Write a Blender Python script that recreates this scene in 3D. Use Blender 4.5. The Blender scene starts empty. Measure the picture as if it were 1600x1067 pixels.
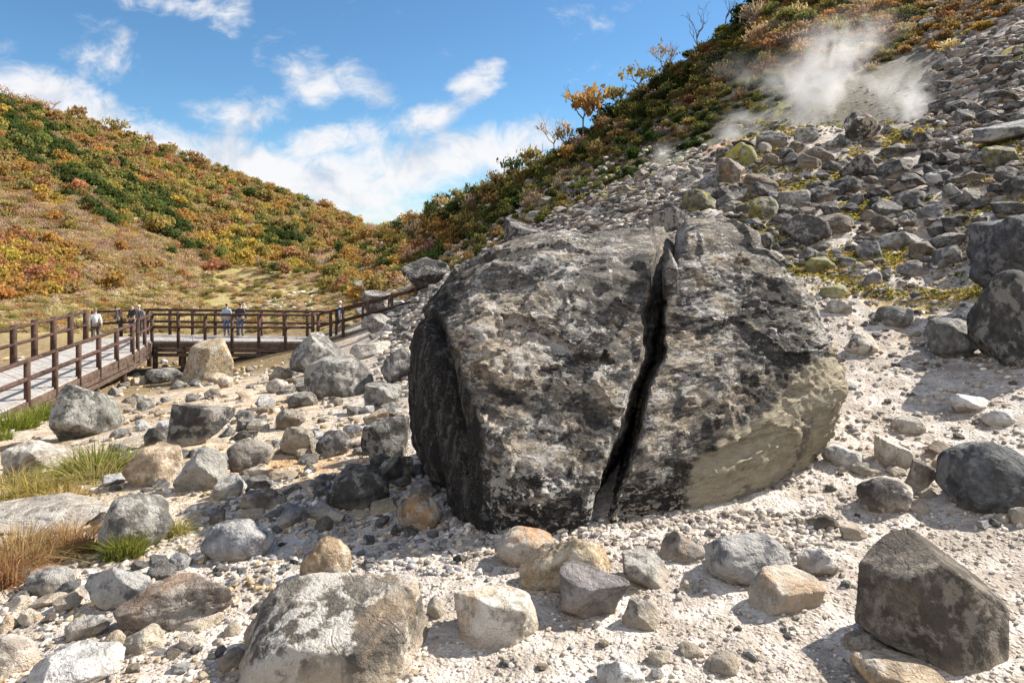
import bpy, math, random
import numpy as np
from mathutils import Vector
R = math.radians
SC = bpy.context.scene
COL = SC.collection
# ------------------------------------------------------------------ camera
F = 1067.0          # focal length in photo pixels (photo 1600 x 1067)
HY = 376.0          # horizon row of the photo
cam_data = bpy.data.cameras.new('camera')
cam_data.sensor_width = 36.0
cam_data.lens = 36.0 * F / 1600.0
cam_data.shift_y = -(533.5 - HY) / 1600.0
cam_data.clip_start = 0.05
cam_data.clip_end = 3000
cam = bpy.data.objects.new('camera', cam_data)
cam.rotation_euler = (R(90), 0, 0)
COL.objects.link(cam)
SC.camera = cam
# ------------------------------------------------------------------ sun, sky, exposure
SUN_DIR = Vector((0.70, 0.33, 0.635)).normalized()     # towards the sun
SUN_EL = math.asin(SUN_DIR.z)
SUN_AZ = math.atan2(SUN_DIR.x, SUN_DIR.y)
sd = bpy.data.lights.new('sun', 'SUN')
sd.energy = 5.0
sd.angle = R(0.5)
sd.color = (1.0, 0.93, 0.82)
sun = bpy.data.objects.new('sun', sd)
sun.rotation_euler = SUN_DIR.to_track_quat('Z', 'Y').to_euler()
COL.objects.link(sun)
SC.view_settings.view_transform = 'Standard'
SC.view_settings.look = 'None'
SC.view_settings.exposure = 1.15
SC.view_settings.gamma = 1.0
SC.render.film_transparent = False
cy = SC.cycles
cy.use_denoising = True
cy.max_bounces = 6
cy.diffuse_bounces = 3
cy.glossy_bounces = 2
cy.transmission_bounces = 2
cy.volume_bounces = 2
cy.volume_step_rate = 1.0
cy.volume_max_steps = 128
cy.sample_clamp_indirect = 8


class NT:
    """small helper for node trees"""
    def __init__(s, tree):
        s.t = tree; s.n = tree.nodes; s.l = tree.links
    def new(s, kind, **kw):
        n = s.n.new(kind)
        for k, v in kw.items():
            setattr(n, k, v)
        return n
    def put(s, sock, v):
        if v is None: return
        if isinstance(v, bpy.types.NodeSocket): s.l.new(v, sock)
        elif isinstance(v, (tuple, list)):
            sock.default_value = (*v, 1.0) if (len(v) == 3 and len(sock.default_value) == 4) else v
        else: sock.default_value = v
    def math(s, op, a, b=None, c=None, clamp=False):
        n = s.new('ShaderNodeMath', operation=op, use_clamp=clamp)
        s.put(n.inputs[0], a); s.put(n.inputs[1], b)
        if c is not None: s.put(n.inputs[2], c)
        return n.outputs[0]
    def mix(s, fac, a, b, mode='MIX'):
        n = s.new('ShaderNodeMix', data_type='RGBA', blend_type=mode)
        s.put(n.inputs[0], fac); s.put(n.inputs[6], a); s.put(n.inputs[7], b)
        return n.outputs[2]
    def ramp(s, v, lo, hi, smooth=True):
        n = s.new('ShaderNodeMapRange', interpolation_type='SMOOTHSTEP' if smooth else 'LINEAR')
        s.put(n.inputs[0], v); n.inputs[1].default_value = lo; n.inputs[2].default_value = hi
        return n.outputs[0]
    def noise(s, vec, scale, detail=4, rough=0.55, dist=0.0, lac=2.0):
        n = s.new('ShaderNodeTexNoise')
        s.put(n.inputs['Vector'], vec)
        n.inputs['Scale'].default_value = scale; n.inputs['Detail'].default_value = detail
        n.inputs['Roughness'].default_value = rough; n.inputs['Distortion'].default_value = dist
        n.inputs['Lacunarity'].default_value = lac
        return n.outputs['Fac']
    def voro(s, vec, scale, feature='F1', out='Distance', rnd=1.0):
        n = s.new('ShaderNodeTexVoronoi', feature=feature)
        s.put(n.inputs['Vector'], vec); n.inputs['Scale'].default_value = scale
        n.inputs['Randomness'].default_value = rnd
        return n.outputs[out]
    def mapping(s, vec, loc=(0, 0, 0), rot=(0, 0, 0), scale=(1, 1, 1)):
        n = s.new('ShaderNodeMapping')
        s.put(n.inputs[0], vec)
        s.put(n.inputs[1], loc); s.put(n.inputs[2], rot); s.put(n.inputs[3], scale)
        return n.outputs[0]
    def vmath(s, op, a, b=None):
        n = s.new('ShaderNodeVectorMath', operation=op)
        s.put(n.inputs[0], a); s.put(n.inputs[1], b)
        return n.outputs[0]


# world: sky texture with clouds far away in it
world = bpy.data.worlds.new('World')
SC.world = world
world.use_nodes = True
w = NT(world.node_tree)
w.n.clear()
sky = w.new('ShaderNodeTexSky', sky_type='NISHITA')
sky.sun_disc = False
sky.sun_elevation = SUN_EL
sky.sun_rotation = SUN_AZ
sky.altitude = 900
sky.air_density = 1.0
sky.dust_density = 0.35
sky.ozone_density = 2.2
tc = w.new('ShaderNodeTexCoord')
sep = w.new('ShaderNodeSeparateXYZ'); w.put(sep.inputs[0], tc.outputs['Generated'])
yy = w.math('MAXIMUM', sep.outputs[1], 0.02)
U = w.math('DIVIDE', sep.outputs[0], yy)
V = w.math('DIVIDE', sep.outputs[2], yy)
cmb = w.new('ShaderNodeCombineXYZ'); w.put(cmb.inputs[0], U); w.put(cmb.inputs[1], V)
uv = cmb.outputs[0]


def pu(px): return (px - 800.0) / F
def pv(py): return (HY - py) / F


def ell(cx, cy_, rx, ry, rot=0.0):
    """soft elliptical patch of sky, in tangent coordinates"""
    a = w.math('SUBTRACT', U, pu(cx)); b = w.math('SUBTRACT', V, pv(cy_))
    c, s_ = math.cos(rot), math.sin(rot)
    x = w.math('DIVIDE', w.math('ADD', w.math('MULTIPLY', a, c), w.math('MULTIPLY', b, s_)), rx / F)
    y = w.math('DIVIDE', w.math('SUBTRACT', w.math('MULTIPLY', b, c), w.math('MULTIPLY', a, s_)), ry / F)
    r2 = w.math('ADD', w.math('MULTIPLY', x, x), w.math('MULTIPLY', y, y))
    return w.math('SUBTRACT', 1.0, r2, clamp=True)


# (centre x, centre y, radius x, radius y, slope, weight) in photo pixels
CLOUDS = [(-30, 180, 190, 95, -0.35, 1.0), (130, 190, 200, 75, -0.4, 1.0), (270, 245, 190, 60, -0.35, 1.0), (400, 275, 270, 72, -0.15, 1.05),
          (560, 275, 190, 80, 0.15, 1.1), (690, 255, 190, 60, 0.25, 1.0), (510, 222, 170, 40, 0.15, 0.9), (820, 225, 130, 55, 0.35, 0.95),
          (165, 85, 95, 66, -0.6, 0.66), (375, 178, 110, 46, 0.05, 0.78), (480, 125, 70, 60, -0.7, 0.66), (570, 132, 85, 34, -0.5, 0.58),
          (660, 190, 100, 36, 0.4, 0.82), (745, 135, 72, 40, 0.5, 0.92), (265, 8, 130, 26, -0.1, 0.66), (365, 18, 60, 40, 0.8, 0.6),
          (640, 335, 220, 50, 0.0, 0.6), (440, 335, 260, 50, 0, 0.6), (-20, 75, 60, 32, 0, 0.6), (1100, 320, 420, 90, 0.2, 0.7), (-300, 140, 300, 120, 0, 1.0),
          (2100, 150, 400, 140, 0.1, 0.9), (1010, -12, 80, 26, 0.3, 0.6)]
acc = None
for c in CLOUDS:
    e = w.math('MULTIPLY', ell(*c[:5]), c[5])
    acc = e if acc is None else w.math('MAXIMUM', acc, e)
warp = w.new('ShaderNodeTexNoise'); w.put(warp.inputs['Vector'], uv)
warp.inputs['Scale'].default_value = 6; warp.inputs['Detail'].default_value = 3
uvw = w.vmath('ADD', uv, w.vmath('MULTIPLY', w.vmath('SUBTRACT', warp.outputs['Color'], (0.5, 0.5, 0.5)), (0.10, 0.08, 0.0)))
n1 = w.noise(w.mapping(uvw, scale=(1.0, 1.5, 1.0), rot=(0, 0, R(-14))), 7.0, 12, 0.60, 0.35)
n2 = w.noise(w.mapping(uvw, rot=(0, 0, R(25)), scale=(1, 1.6, 1)), 22.0, 8, 0.66, 0.5)
nn = w.math('ADD', w.math('MULTIPLY', n1, 0.68), w.math('MULTIPLY', n2, 0.32))
dens = w.math('ADD', w.math('MULTIPLY', acc, 1.15), w.math('MULTIPLY', w.math('SUBTRACT', nn, 0.5), 3.9))
cover = w.math('MULTIPLY', w.ramp(dens, 0.22, 1.15), 0.96)
front = w.ramp(sep.outputs[1], 0.02, 0.2)
cover = w.math('MULTIPLY', cover, front)
n3 = w.noise(w.mapping(uvw, loc=(0.02, 0.015, 0)), 10.0, 6, 0.55)
shade = w.ramp(w.math('ADD', n3, w.math('MULTIPLY', dens, 0.10)), 0.40, 0.62)
ccol = w.mix(shade, (4.6, 5.1, 6.0), (7.3, 7.25, 7.35))
skyc = w.mix(1.0, sky.outputs[0], (0.70, 1.0, 1.14), 'MULTIPLY')
fin = w.mix(cover, skyc, ccol)
# unseen bright cloud, added behind the photographer as fill light
bn = w.noise(w.mapping(tc.outputs['Generated'], scale=(1, 1, 1.8)), 3.0, 6, 0.55, 0.4)
bc = w.math('MULTIPLY', w.ramp(bn, 0.38, 0.52), w.math('MULTIPLY', w.ramp(sep.outputs[1], 0.05, -0.25), w.ramp(sep.outputs[2], -0.02, 0.06)))
fin = w.mix(bc, fin, (11.0, 10.9, 10.9))
bg = w.new('ShaderNodeBackground'); w.put(bg.inputs[0], fin); bg.inputs[1].default_value = 0.06
ow = w.new('ShaderNodeOutputWorld'); w.l.new(bg.outputs[0], ow.inputs[0])

# ------------------------------------------------------------------ numeric noise
def _hash(ix, iy, iz, seed):
    h = (ix * 374761393 + iy * 668265263 + iz * 2147483647 + seed * 1274126177) & 0xFFFFFFFF
    h = ((h ^ (h >> 13)) * 1274126177) & 0xFFFFFFFF
    h = ((h ^ (h >> 15)) * 2246822519) & 0xFFFFFFFF
    return (h ^ (h >> 16)) & 0xFFFFFFFF


_G = np.random.default_rng(5).normal(size=(256, 3)); _G /= np.linalg.norm(_G, axis=1)[:, None]


def perlin(p, seed=0):
    p = np.asarray(p, float)
    i = np.floor(p).astype(np.int64); f = p - i
    u = f * f * f * (f * (f * 6 - 15) + 10)
    out = 0
    for dx in (0, 1):
        wx = u[:, 0] if dx else 1 - u[:, 0]
        for dy in (0, 1):
            wy = u[:, 1] if dy else 1 - u[:, 1]
            for dz in (0, 1):
                wz = u[:, 2] if dz else 1 - u[:, 2]
                g = _G[_hash(i[:, 0] + dx, i[:, 1] + dy, i[:, 2] + dz, seed) & 255]
                out = out + wx * wy * wz * (g[:, 0] * (f[:, 0] - dx) + g[:, 1] * (f[:, 1] - dy) + g[:, 2] * (f[:, 2] - dz))
    return out


def fbm(p, octv=4, gain=0.5, seed=0, ridged=False):
    a, s, t = 1.0, 0, 0
    p = np.asarray(p, float)
    for o in range(octv):
        n = perlin(p * (2.03 ** o) + o * 17.3, seed + o)
        s = s + a * (1 - 2 * np.abs(n) * 1.6 if ridged else n); t += a; a *= gain
    return s / t


def sstep(a, b, x):
    t = np.clip((x - a) / (b - a), 0, 1)
    return t * t * (3 - 2 * t)


# ------------------------------------------------------------------ objects
def mesh_from(name, verts, faces, smooth=True, cols=None):
    """faces: int array (n,3) or (n,4), or list of such arrays"""
    if not isinstance(faces, list): faces = [faces]
    me = bpy.data.meshes.new(name)
    verts = np.asarray(verts, np.float32)
    me.vertices.add(len(verts)); me.vertices.foreach_set('co', verts.ravel())
    idx = np.concatenate([f.ravel() for f in faces]).astype(np.int32)
    tot = np.concatenate([np.full(len(f), f.shape[1], np.int32) for f in faces])
    st = np.concatenate([[0], np.cumsum(tot)[:-1]]).astype(np.int32)
    me.loops.add(len(idx)); me.loops.foreach_set('vertex_index', idx)
    me.polygons.add(len(tot)); me.polygons.foreach_set('loop_start', st)
    me.update(calc_edges=True)
    me.polygons.foreach_set('use_smooth', np.full(len(tot), bool(smooth)))
    if cols is not None:
        a = me.color_attributes.new('Col', 'FLOAT_COLOR', 'POINT')
        c4 = np.ones((len(verts), 4), np.float32); c4[:, :3] = cols
        a.data.foreach_set('color', c4.ravel())
    me.validate()
    return me


def link(name, me, mats=(), loc=(0, 0, 0), parent=None, rot=(0, 0, 0)):
    o = bpy.data.objects.new(name, me)
    o.location = loc; o.rotation_euler = rot
    if me is not None:
        for m in (mats if isinstance(mats, (list, tuple)) else [mats]):
            if m is not None and m.name not in me.materials: me.materials.append(m)
    COL.objects.link(o)
    if parent is not None: o.parent = parent
    return o


def tag(o, label=None, cat=None, group=None, kind=None):
    if label: o['label'] = label
    if cat: o['category'] = cat
    if group: o['group'] = group
    if kind: o['kind'] = kind
    return o


def project(v):
    return 800 + F * v[..., 0] / v[..., 1], HY - F * v[..., 2] / v[..., 1]


def at(px, py, d):
    return np.array([(px - 800) / F * d, d, (HY - py) / F * d])


def tree_copy(o, parent=None):
    c = o.copy(); COL.objects.link(c)
    if parent is not None: c.parent = parent
    for ch in list(o.children): tree_copy(ch, c)
    return c
# ------------------------------------------------------------------ terrain: height profiles along directions from the camera's foot
PROF = {
 -400: [(2.7, -1.85), (4, -2.1), (6, -2.5), (10, -3.3), (16, -4.6), (22, -5.8), (28, -6.3), (40, -6), (60, -3.5), (100, 9), (180, 42), (240, 60), (300, 66), (400, 55)],
 0: [(2.7, -1.82), (4.2, -2.06), (6.5, -2.46), (10, -3.18), (14, -3.95), (18, -4.8), (21, -5.6), (26, -6.2), (35, -6.2), (45, -5.9), (55, -5.3), (85, -1.9), (130, 9.3), (190, 31), (250, 53), (280, 56), (400, 45)],
 150: [(2.7, -1.81), (4, -1.98), (5.8, -2.25), (8.5, -2.7), (12, -3.35), (17, -4.3), (22, -5.4), (28, -6.4), (36, -6.9), (50, -6.5), (65, -5.6), (100, -1.0), (160, 15), (250, 43), (280, 46), (400, 35)],
 300: [(2.7, -1.81), (3.9, -1.92), (5.2, -2.07), (8, -2.43), (11, -2.85), (16, -3.5), (22, -4.75), (30, -6.3), (36, -7.0), (50, -6.8), (75, -6.6), (110, -6.3), (140, -4.5), (190, 7), (260, 30), (290, 32), (400, 22)],
 450: [(2.7, -1.80), (3.8, -1.88), (5, -2.0), (7.5, -2.3), (11, -2.75), (16, -3.4), (22, -4.3), (30, -5.4), (36, -5.9), (50, -6.0), (75, -6.0), (110, -5.6), (150, -4), (200, 4), (270, 19), (300, 20), (400, 12)],
 600: [(2.7, -1.79), (3.7, -1.84), (4.9, -1.95), (7.2, -2.19), (11.5, -2.65), (18, -3.15), (26, -3.7), (34, -4.55), (45, -4.8), (60, -4.7), (90, -4.3), (130, -3.3), (180, -1.2), (250, 1.5), (300, 1.5), (400, -2)],
 700: [(2.7, -1.78), (3.6, -1.81), (4.8, -1.9), (7, -2.05), (11, -2.3), (18, -2.3), (26, -1.9), (32, -1.4), (36, -1.6), (60, -1.35), (100, 2.6), (170, 9), (190, 9.5), (300, 3)],
 800: [(2.7, -1.77), (4.2, -1.79), (5.5, -1.82), (8, -1.85), (12, -1.7), (18, -1.15), (24, -.4), (28, 0.03), (32, 0.0), (45, 0.9), (70, 4.5), (130, 11.5), (145, 12), (250, 5)],
 950: [(2.7, -1.76), (4.2, -1.78), (5.5, -1.78), (8, -1.6), (12, -1.0), (18, .3), (24, 1.5), (27, 1.95), (30, 1.85), (40, 3.8), (60, 9), (85, 15.5), (95, 16.5), (160, 14)],
 1100: [(2.7, -1.75), (4.2, -1.76), (5.5, -1.68), (8, -1.35), (12, -.35), (17.5, 1.15), (22, 2.5), (25, 3.3), (28, 2.7), (35, 4.9), (55, 13.0), (80, 22.5), (90, 24), (160, 22)],
 1250: [(2.7, -1.75), (4, -1.75), (5.3, -1.62), (7.5, -1.25), (11, -.4), (15, .75), (19, 2.3), (23, 4.0), (26, 3.2), (30, 4.4), (45, 13), (75, 30.6), (90, 37), (160, 38)],
 1400: [(2.68, -1.74), (3.6, -1.75), (4.4, -1.7), (5.4, -1.6), (7, -1.35), (9.5, -.8), (13, .2), (17, 1.6), (21, 3.5), (24, 2.8), (28, 4.5), (40, 10.5), (55, 19.5), (80, 34), (100, 42), (160, 46)],
 1600: [(2.65, -1.72), (3.5, -1.70), (4.2, -1.64), (5, -1.5), (6.3, -1.3), (7.8, -.9), (9.5, -.2), (12, .85), (15, 2.2), (20, 4.4), (26, 7.2), (30, 9.2), (38, 13.6), (60, 25.6), (90, 38), (160, 48)],
 1800: [(2.6, -1.70), (4, -1.5), (6, -.95), (9, .25), (14, 2.5), (20, 5.4), (30, 10.8), (50, 24), (90, 40), (160, 50)],
 2050: [(2.6, -1.65), (4, -1.35), (6, -.7), (9, .6), (14, 2.8), (20, 5.6), (30, 10.4), (50, 21), (90, 36), (160, 48)],
}
SIDE = {  # degrees from straight ahead: (radius, height)
 -95: [(1, -1.75), (5, -2.2), (10, -3.2), (20, -5), (40, -4), (80, 4), (200, 40), (400, 60)],
 -180: [(1, -1.72), (10, -1.6), (50, -1), (200, 8), (400, 20)],
 95: [(1, -1.68), (5, -.7), (10, 0.9), (20, 4.2), (40, 11.5), (100, 34), (200, 50)],
}
LR = np.linspace(math.log(0.45), math.log(700), 600)
_keys, _zs = [], []
for px, pts in PROF.items():
    u = (px - 800) / F; th = math.atan(u); c = math.cos(th)
    _keys.append(th); _zs.append(np.interp(LR, [math.log(d / c) for d, z in pts], [z for d, z in pts]))
for dg, pts in SIDE.items():
    _keys.append(R(dg)); _zs.append(np.interp(LR, [math.log(r) for r, z in pts], [z for r, z in pts]))
    if dg == -180: _keys.append(R(180)); _zs.append(_zs[-1])
_o = np.argsort(_keys); _keys = np.array(_keys)[_o]; _zs = np.array(_zs)[_o]
TH = np.concatenate([np.linspace(R(-180), R(-44), 70)[:-1], np.linspace(R(-44), R(44), 760), np.linspace(R(44), R(180), 70)[1:]])
NT_, NR_ = len(TH), len(LR)


def _blur(a, sig, axis):
    k = int(3 * sig) + 1; x = np.arange(-k, k + 1); g = np.exp(-x * x / (2 * sig * sig)); g /= g.sum()
    pad = [(0, 0), (0, 0)]; pad[axis] = (k, k)
    b = np.pad(a, pad, mode='edge'); out = 0
    for i, wgt in enumerate(g):
        sl = [slice(None)] * 2; sl[axis] = slice(i, i + a.shape[axis]); out = out + wgt * b[tuple(sl)]
    return out


Z = np.empty((NT_, NR_))
for j in range(NR_): Z[:, j] = np.interp(TH, _keys, _zs[:, j])
Z = _blur(_blur(Z, 22, 0), 3.0, 1)
rr = np.exp(LR)
GX = np.sin(TH)[:, None] * rr[None]; GY = np.cos(TH)[:, None] * rr[None]
_P = np.stack([GX.ravel(), GY.ravel(), np.zeros(GX.size)], 1)
_PX = np.where(GY > 0.05, 800 + F * GX / np.maximum(GY, .05), np.where(GX > 0, 4000, -4000)).ravel()
_D = np.where(GY > 0, GY, rr[None] + GY * 0).ravel()
_RR = np.broadcast_to(rr[None], GX.shape).ravel()
zf = Z.ravel()
_lip = np.interp(_PX, [600, 700, 800, 950, 1100, 1250, 1400, 1600, 1800], [36, 33, 29, 28, 26, 24, 23, 34, 36])
SCREE = (sstep(7, 12, _RR) * (1 - sstep(_lip - 1, _lip + 2.5, _D)) * sstep(640, 780, _PX))
HILL = sstep(60, 90, _RR) * (1 - sstep(560, 700, _PX)) + sstep(0, 14, _D - _lip) * sstep(620, 720, _PX)
HILL = np.clip(HILL, 0, 1)
n_big = fbm(_P * 0.09, 3, seed=3); n_m = fbm(_P * 0.7, 4, seed=11); n_s = fbm(_P * 3.2, 4, gain=.6, seed=21)
near = 1 - sstep(14, 40, _RR)
zf = zf + n_big * (0.15 * near + 3.2 * sstep(60, 120, _RR) + 0.5) * sstep(3, 25, _RR)
zf = zf + n_m * (0.10 + 0.22 * SCREE) * sstep(1.5, 6, _RR)
zf = zf + n_s * (0.045 + 0.10 * SCREE) * (1 - sstep(40, 70, _RR))
fine = _RR < 16
n_f = np.zeros_like(zf); n_f[fine] = fbm(_P[fine] * 11.0, 3, gain=.6, seed=31)
zf = zf + n_f * 0.022
stp = fbm(_P * np.array([0.9, 0.9, 1]) + 50, 3, seed=41, ridged=True)
zf = zf + SCREE * 0.16 * stp
Z = zf.reshape(NT_, NR_)


def H(x, y):
    x = np.asarray(x, float); y = np.asarray(y, float)
    th = np.arctan2(x, y); lr = np.log(np.maximum(np.hypot(x, y), 0.46))
    a = np.interp(th, TH, np.arange(NT_)); b = (lr - LR[0]) / (LR[1] - LR[0])
    i = np.clip(a.astype(int), 0, NT_ - 2); j = np.clip(b.astype(int), 0, NR_ - 2)
    fa = a - i; fb = np.clip(b - j, 0, 1)
    return (Z[i, j] * (1 - fa) * (1 - fb) + Z[i + 1, j] * fa * (1 - fb) + Z[i, j + 1] * (1 - fa) * fb + Z[i + 1, j + 1] * fa * fb)


_DS = np.exp(np.linspace(math.log(1.6), math.log(420), 900))


def ground(px, py, dmin=1.6):
    """first point of the terrain met along the view through photo pixel (px, py): depth, or nan"""
    px = np.atleast_1d(np.asarray(px, float)); py = np.atleast_1d(np.asarray(py, float))
    out = np.full(len(px), np.nan)
    u = (px - 800) / F; v = (HY - py) / F
    for a in range(0, len(px), 4000):
        s = slice(a, a + 4000)
        dd = _DS[None, :]
        below = (v[s, None] * dd < H(u[s, None] * dd, np.broadcast_to(dd, (len(u[s]), len(_DS))))) & (dd > dmin)
        k = below.argmax(1); ok = below.any(1)
        out[s] = np.where(ok, _DS[k], np.nan)
    return out


def ground1(px, py, fallback=30.0, dmin=1.6):
    d = ground([px], [py], dmin)[0]
    while np.isnan(d):
        py += 3
        if py > 1100: return fallback
        d = ground([px], [py], dmin)[0]
    return d


# ground colours: what the soil itself is made of
def gcol(P, PXX, D, RRR, zz):
    PYY = HY - F * zz / np.maximum(D, .3)
    n1 = fbm(P * 0.35, 4, seed=61); n2 = fbm(P * 1.7, 4, seed=71); n3 = fbm(P * 0.06, 3, seed=81)
    c = np.empty((len(P), 3)); c[:] = (0.485, 0.437, 0.39)
    def mixc(m, col):
        m = np.clip(m, 0, 1)[:, None]; c[:] = c * (1 - m) + np.array(col) * m
    lip = np.interp(PXX, [600, 700, 800, 950, 1100, 1250, 1400, 1600, 1800], [36, 33, 29, 28, 26, 24, 23, 34, 36])
    mixc(sstep(0.05, 0.35, n2) * 0.55, (0.545, 0.50, 0.455))
    mixc(sstep(0.0, 0.3, -n2) * 0.5, (0.38, 0.335, 0.29))
    warm = sstep(640, 420, PXX) * sstep(4.2, 6.5, RRR)
    mixc(warm * (0.75 + 1.2 * n1), (0.52, 0.425, 0.31))
    mixc(warm * sstep(0.05, 0.3, n1 + .5 * n2) * .7, (0.45, 0.24, 0.08))
    soil = sstep(260, 60, PXX) * sstep(3.0, 4.5, RRR) * sstep(40, 20, RRR)
    mixc(soil * sstep(-.15, .2, n1 + .3 * n2) * .8, (0.30, 0.20, 0.10))
    scr = sstep(6.5, 11, RRR) * sstep(700, 850, PXX)
    mixc(scr * (.5 + .9 * n2 + .5 * n1), (0.40, 0.37, 0.345))
    mixc(scr * sstep(-.05, .25, n1) * .5, (0.46, 0.41, 0.365))
    # yellow moss streaks and orange soil on the scree
    st = fbm(np.stack([P[:, 0] * .5 - P[:, 1] * .2, P[:, 1] * .55 + P[:, 0] * .1, P[:, 2] * 0], 1), 4, seed=91)
    mo = sstep(7.5, 10, RRR) * sstep(1130, 1300, PXX) * sstep(lip, lip - 2, D)
    mixc(mo * sstep(0.02, 0.16, st) * .9, (0.36, 0.25, 0.05))
    mixc(mo * sstep(0.12, 0.22, st), (0.30, 0.29, 0.03))
    mixc(mo * sstep(0.1, 0.3, -st) * .5, (0.42, 0.27, 0.12))
    sul = np.exp(-((D - lip + 1.0) / 2.2) ** 2) * sstep(820, 900, PXX) * sstep(1330, 1220, PXX)
    mixc(sul * (0.45 + 1.4 * n2), (0.52, 0.49, 0.27))
    mixc(np.exp(-((D - lip + 2.5) / 1.5) ** 2) * sstep(1020, 1060, PXX) * sstep(1200, 1120, PXX) * .7, (0.55, 0.33, 0.22))
    # behind the lip: grass, then brown soil of the wooded hillside; grey bare ground round the vents
    hil = sstep(0.5, 3.0, D - lip) * sstep(640, 720, PXX)
    mixc(hil, (0.13, 0.13, 0.055))
    mixc(hil * sstep(3, 12, D - lip), (0.10, 0.085, 0.045))
    bare = hil * sstep(980, 1180, PXX) * sstep(60, 130, PYY + (PXX - 1300) * 0.25) * sstep(38, 24, D - lip)
    mixc(bare * (.95 + .5 * n2), (0.235, 0.225, 0.19))
    mixc(bare * sstep(0.0, .25, n1) * .7, (0.20, 0.17, 0.13))
    mixc(bare * sstep(1330, 1200, PXX) * sstep(0.02, .2, n2), (0.36, 0.36, 0.14))
    mixc(bare * sstep(1380, 1460, PXX) * sstep(10, 2, D - lip) * sstep(-.1, .2, n2), (0.62, 0.52, 0.47))
    # valley meadow and far hills
    val = sstep(38, 50, RRR) * sstep(720, 600, PXX)
    mixc(val, (0.37, 0.30, 0.14))
    mixc(val * sstep(0.0, .25, n1 + n3) * .8, (0.30, 0.27, 0.10))
    mixc(val * sstep(0.05, .3, -n1) * .6, (0.44, 0.35, 0.20))
    und_ = sstep(27, 33, RRR) * sstep(62, 48, RRR) * sstep(560, 480, PXX)
    mixc(und_, (0.24, 0.18, 0.10))
    far = sstep(-4.5, -1.0, zz) * sstep(55, 80, RRR) * sstep(700, 600, PXX)
    mixc(far, (0.30, 0.20, 0.10))
    mixc(far * sstep(0, .3, n1), (0.24, 0.20, 0.08))
    return np.clip(c, 0.02, 0.8)


GC = gcol(_P, _PX, _D, _RR, Z.ravel())


def ground_material():
    m = bpy.data.materials.new('ground_soil'); m.use_nodes = True
    t = NT(m.node_tree); b = t.n['Principled BSDF']
    co = t.new('ShaderNodeTexCoord').outputs['Object']
    at_ = t.new('ShaderNodeAttribute', attribute_name='Col').outputs['Color']
    a = t.noise(co, 5.0, 8, 0.66); c = t.noise(co, 38.0, 4, 0.65)
    v = t.voro(co, 26.0); v2 = t.voro(co, 75.0)
    col = t.mix(t.ramp(a, 0.38, 0.64), t.mix(1.0, at_, (0.66, 0.63, 0.60), 'MULTIPLY'), t.mix(1.0, at_, (1.12, 1.13, 1.15), 'MULTIPLY'))
    col = t.mix(t.ramp(c, 0.56, 0.70), col, t.mix(1.0, col, (0.45, 0.42, 0.40), 'MULTIPLY'))
    col = t.mix(t.math('MULTIPLY', t.ramp(v, 0.30, 0.12), 0.35), col, t.mix(1.0, col, (1.3, 1.3, 1.32), 'MULTIPLY'))
    t.put(b.inputs['Base Color'], col); b.inputs['Roughness'].default_value = 0.95
    b.inputs['Specular IOR Level'].default_value = 0.15
    hgt = t.math('ADD', t.math('MULTIPLY', a, 0.5), t.math('ADD', t.math('MULTIPLY', t.ramp(v, 0.0, 0.42), -0.30), t.math('ADD', t.math('MULTIPLY', c, 0.30), t.math('MULTIPLY', v2, -0.12))))
    bp = t.new('ShaderNodeBump'); bp.inputs['Strength'].default_value = 0.9; bp.inputs['Distance'].default_value = 0.05
    t.put(bp.inputs['Height'], hgt); t.put(b.inputs['Normal'], bp.outputs[0])
    return m


_v = np.stack([GX.ravel(), GY.ravel(), Z.ravel()], 1)
_ii = np.arange(NT_ * NR_).reshape(NT_, NR_)
_q = np.stack([_ii[:-1, :-1], _ii[:-1, 1:], _ii[1:, 1:], _ii[1:, :-1]], -1).reshape(-1, 4)
_fan = np.stack([_ii[:-1, 0], _ii[1:, 0], np.full(NT_ - 1, NT_ * NR_)], 1)
_v = np.concatenate([_v, [[0, 0, Z[:, 0].mean()]]]); _gc = np.concatenate([GC, GC[:1]])
tag(link('ground', mesh_from('ground', _v, [_q[:, ::-1], _fan], True, _gc), ground_material()), 'pale gravelly ground rising into a scree slope and wooded hillsides', 'ground', kind='structure')
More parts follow.
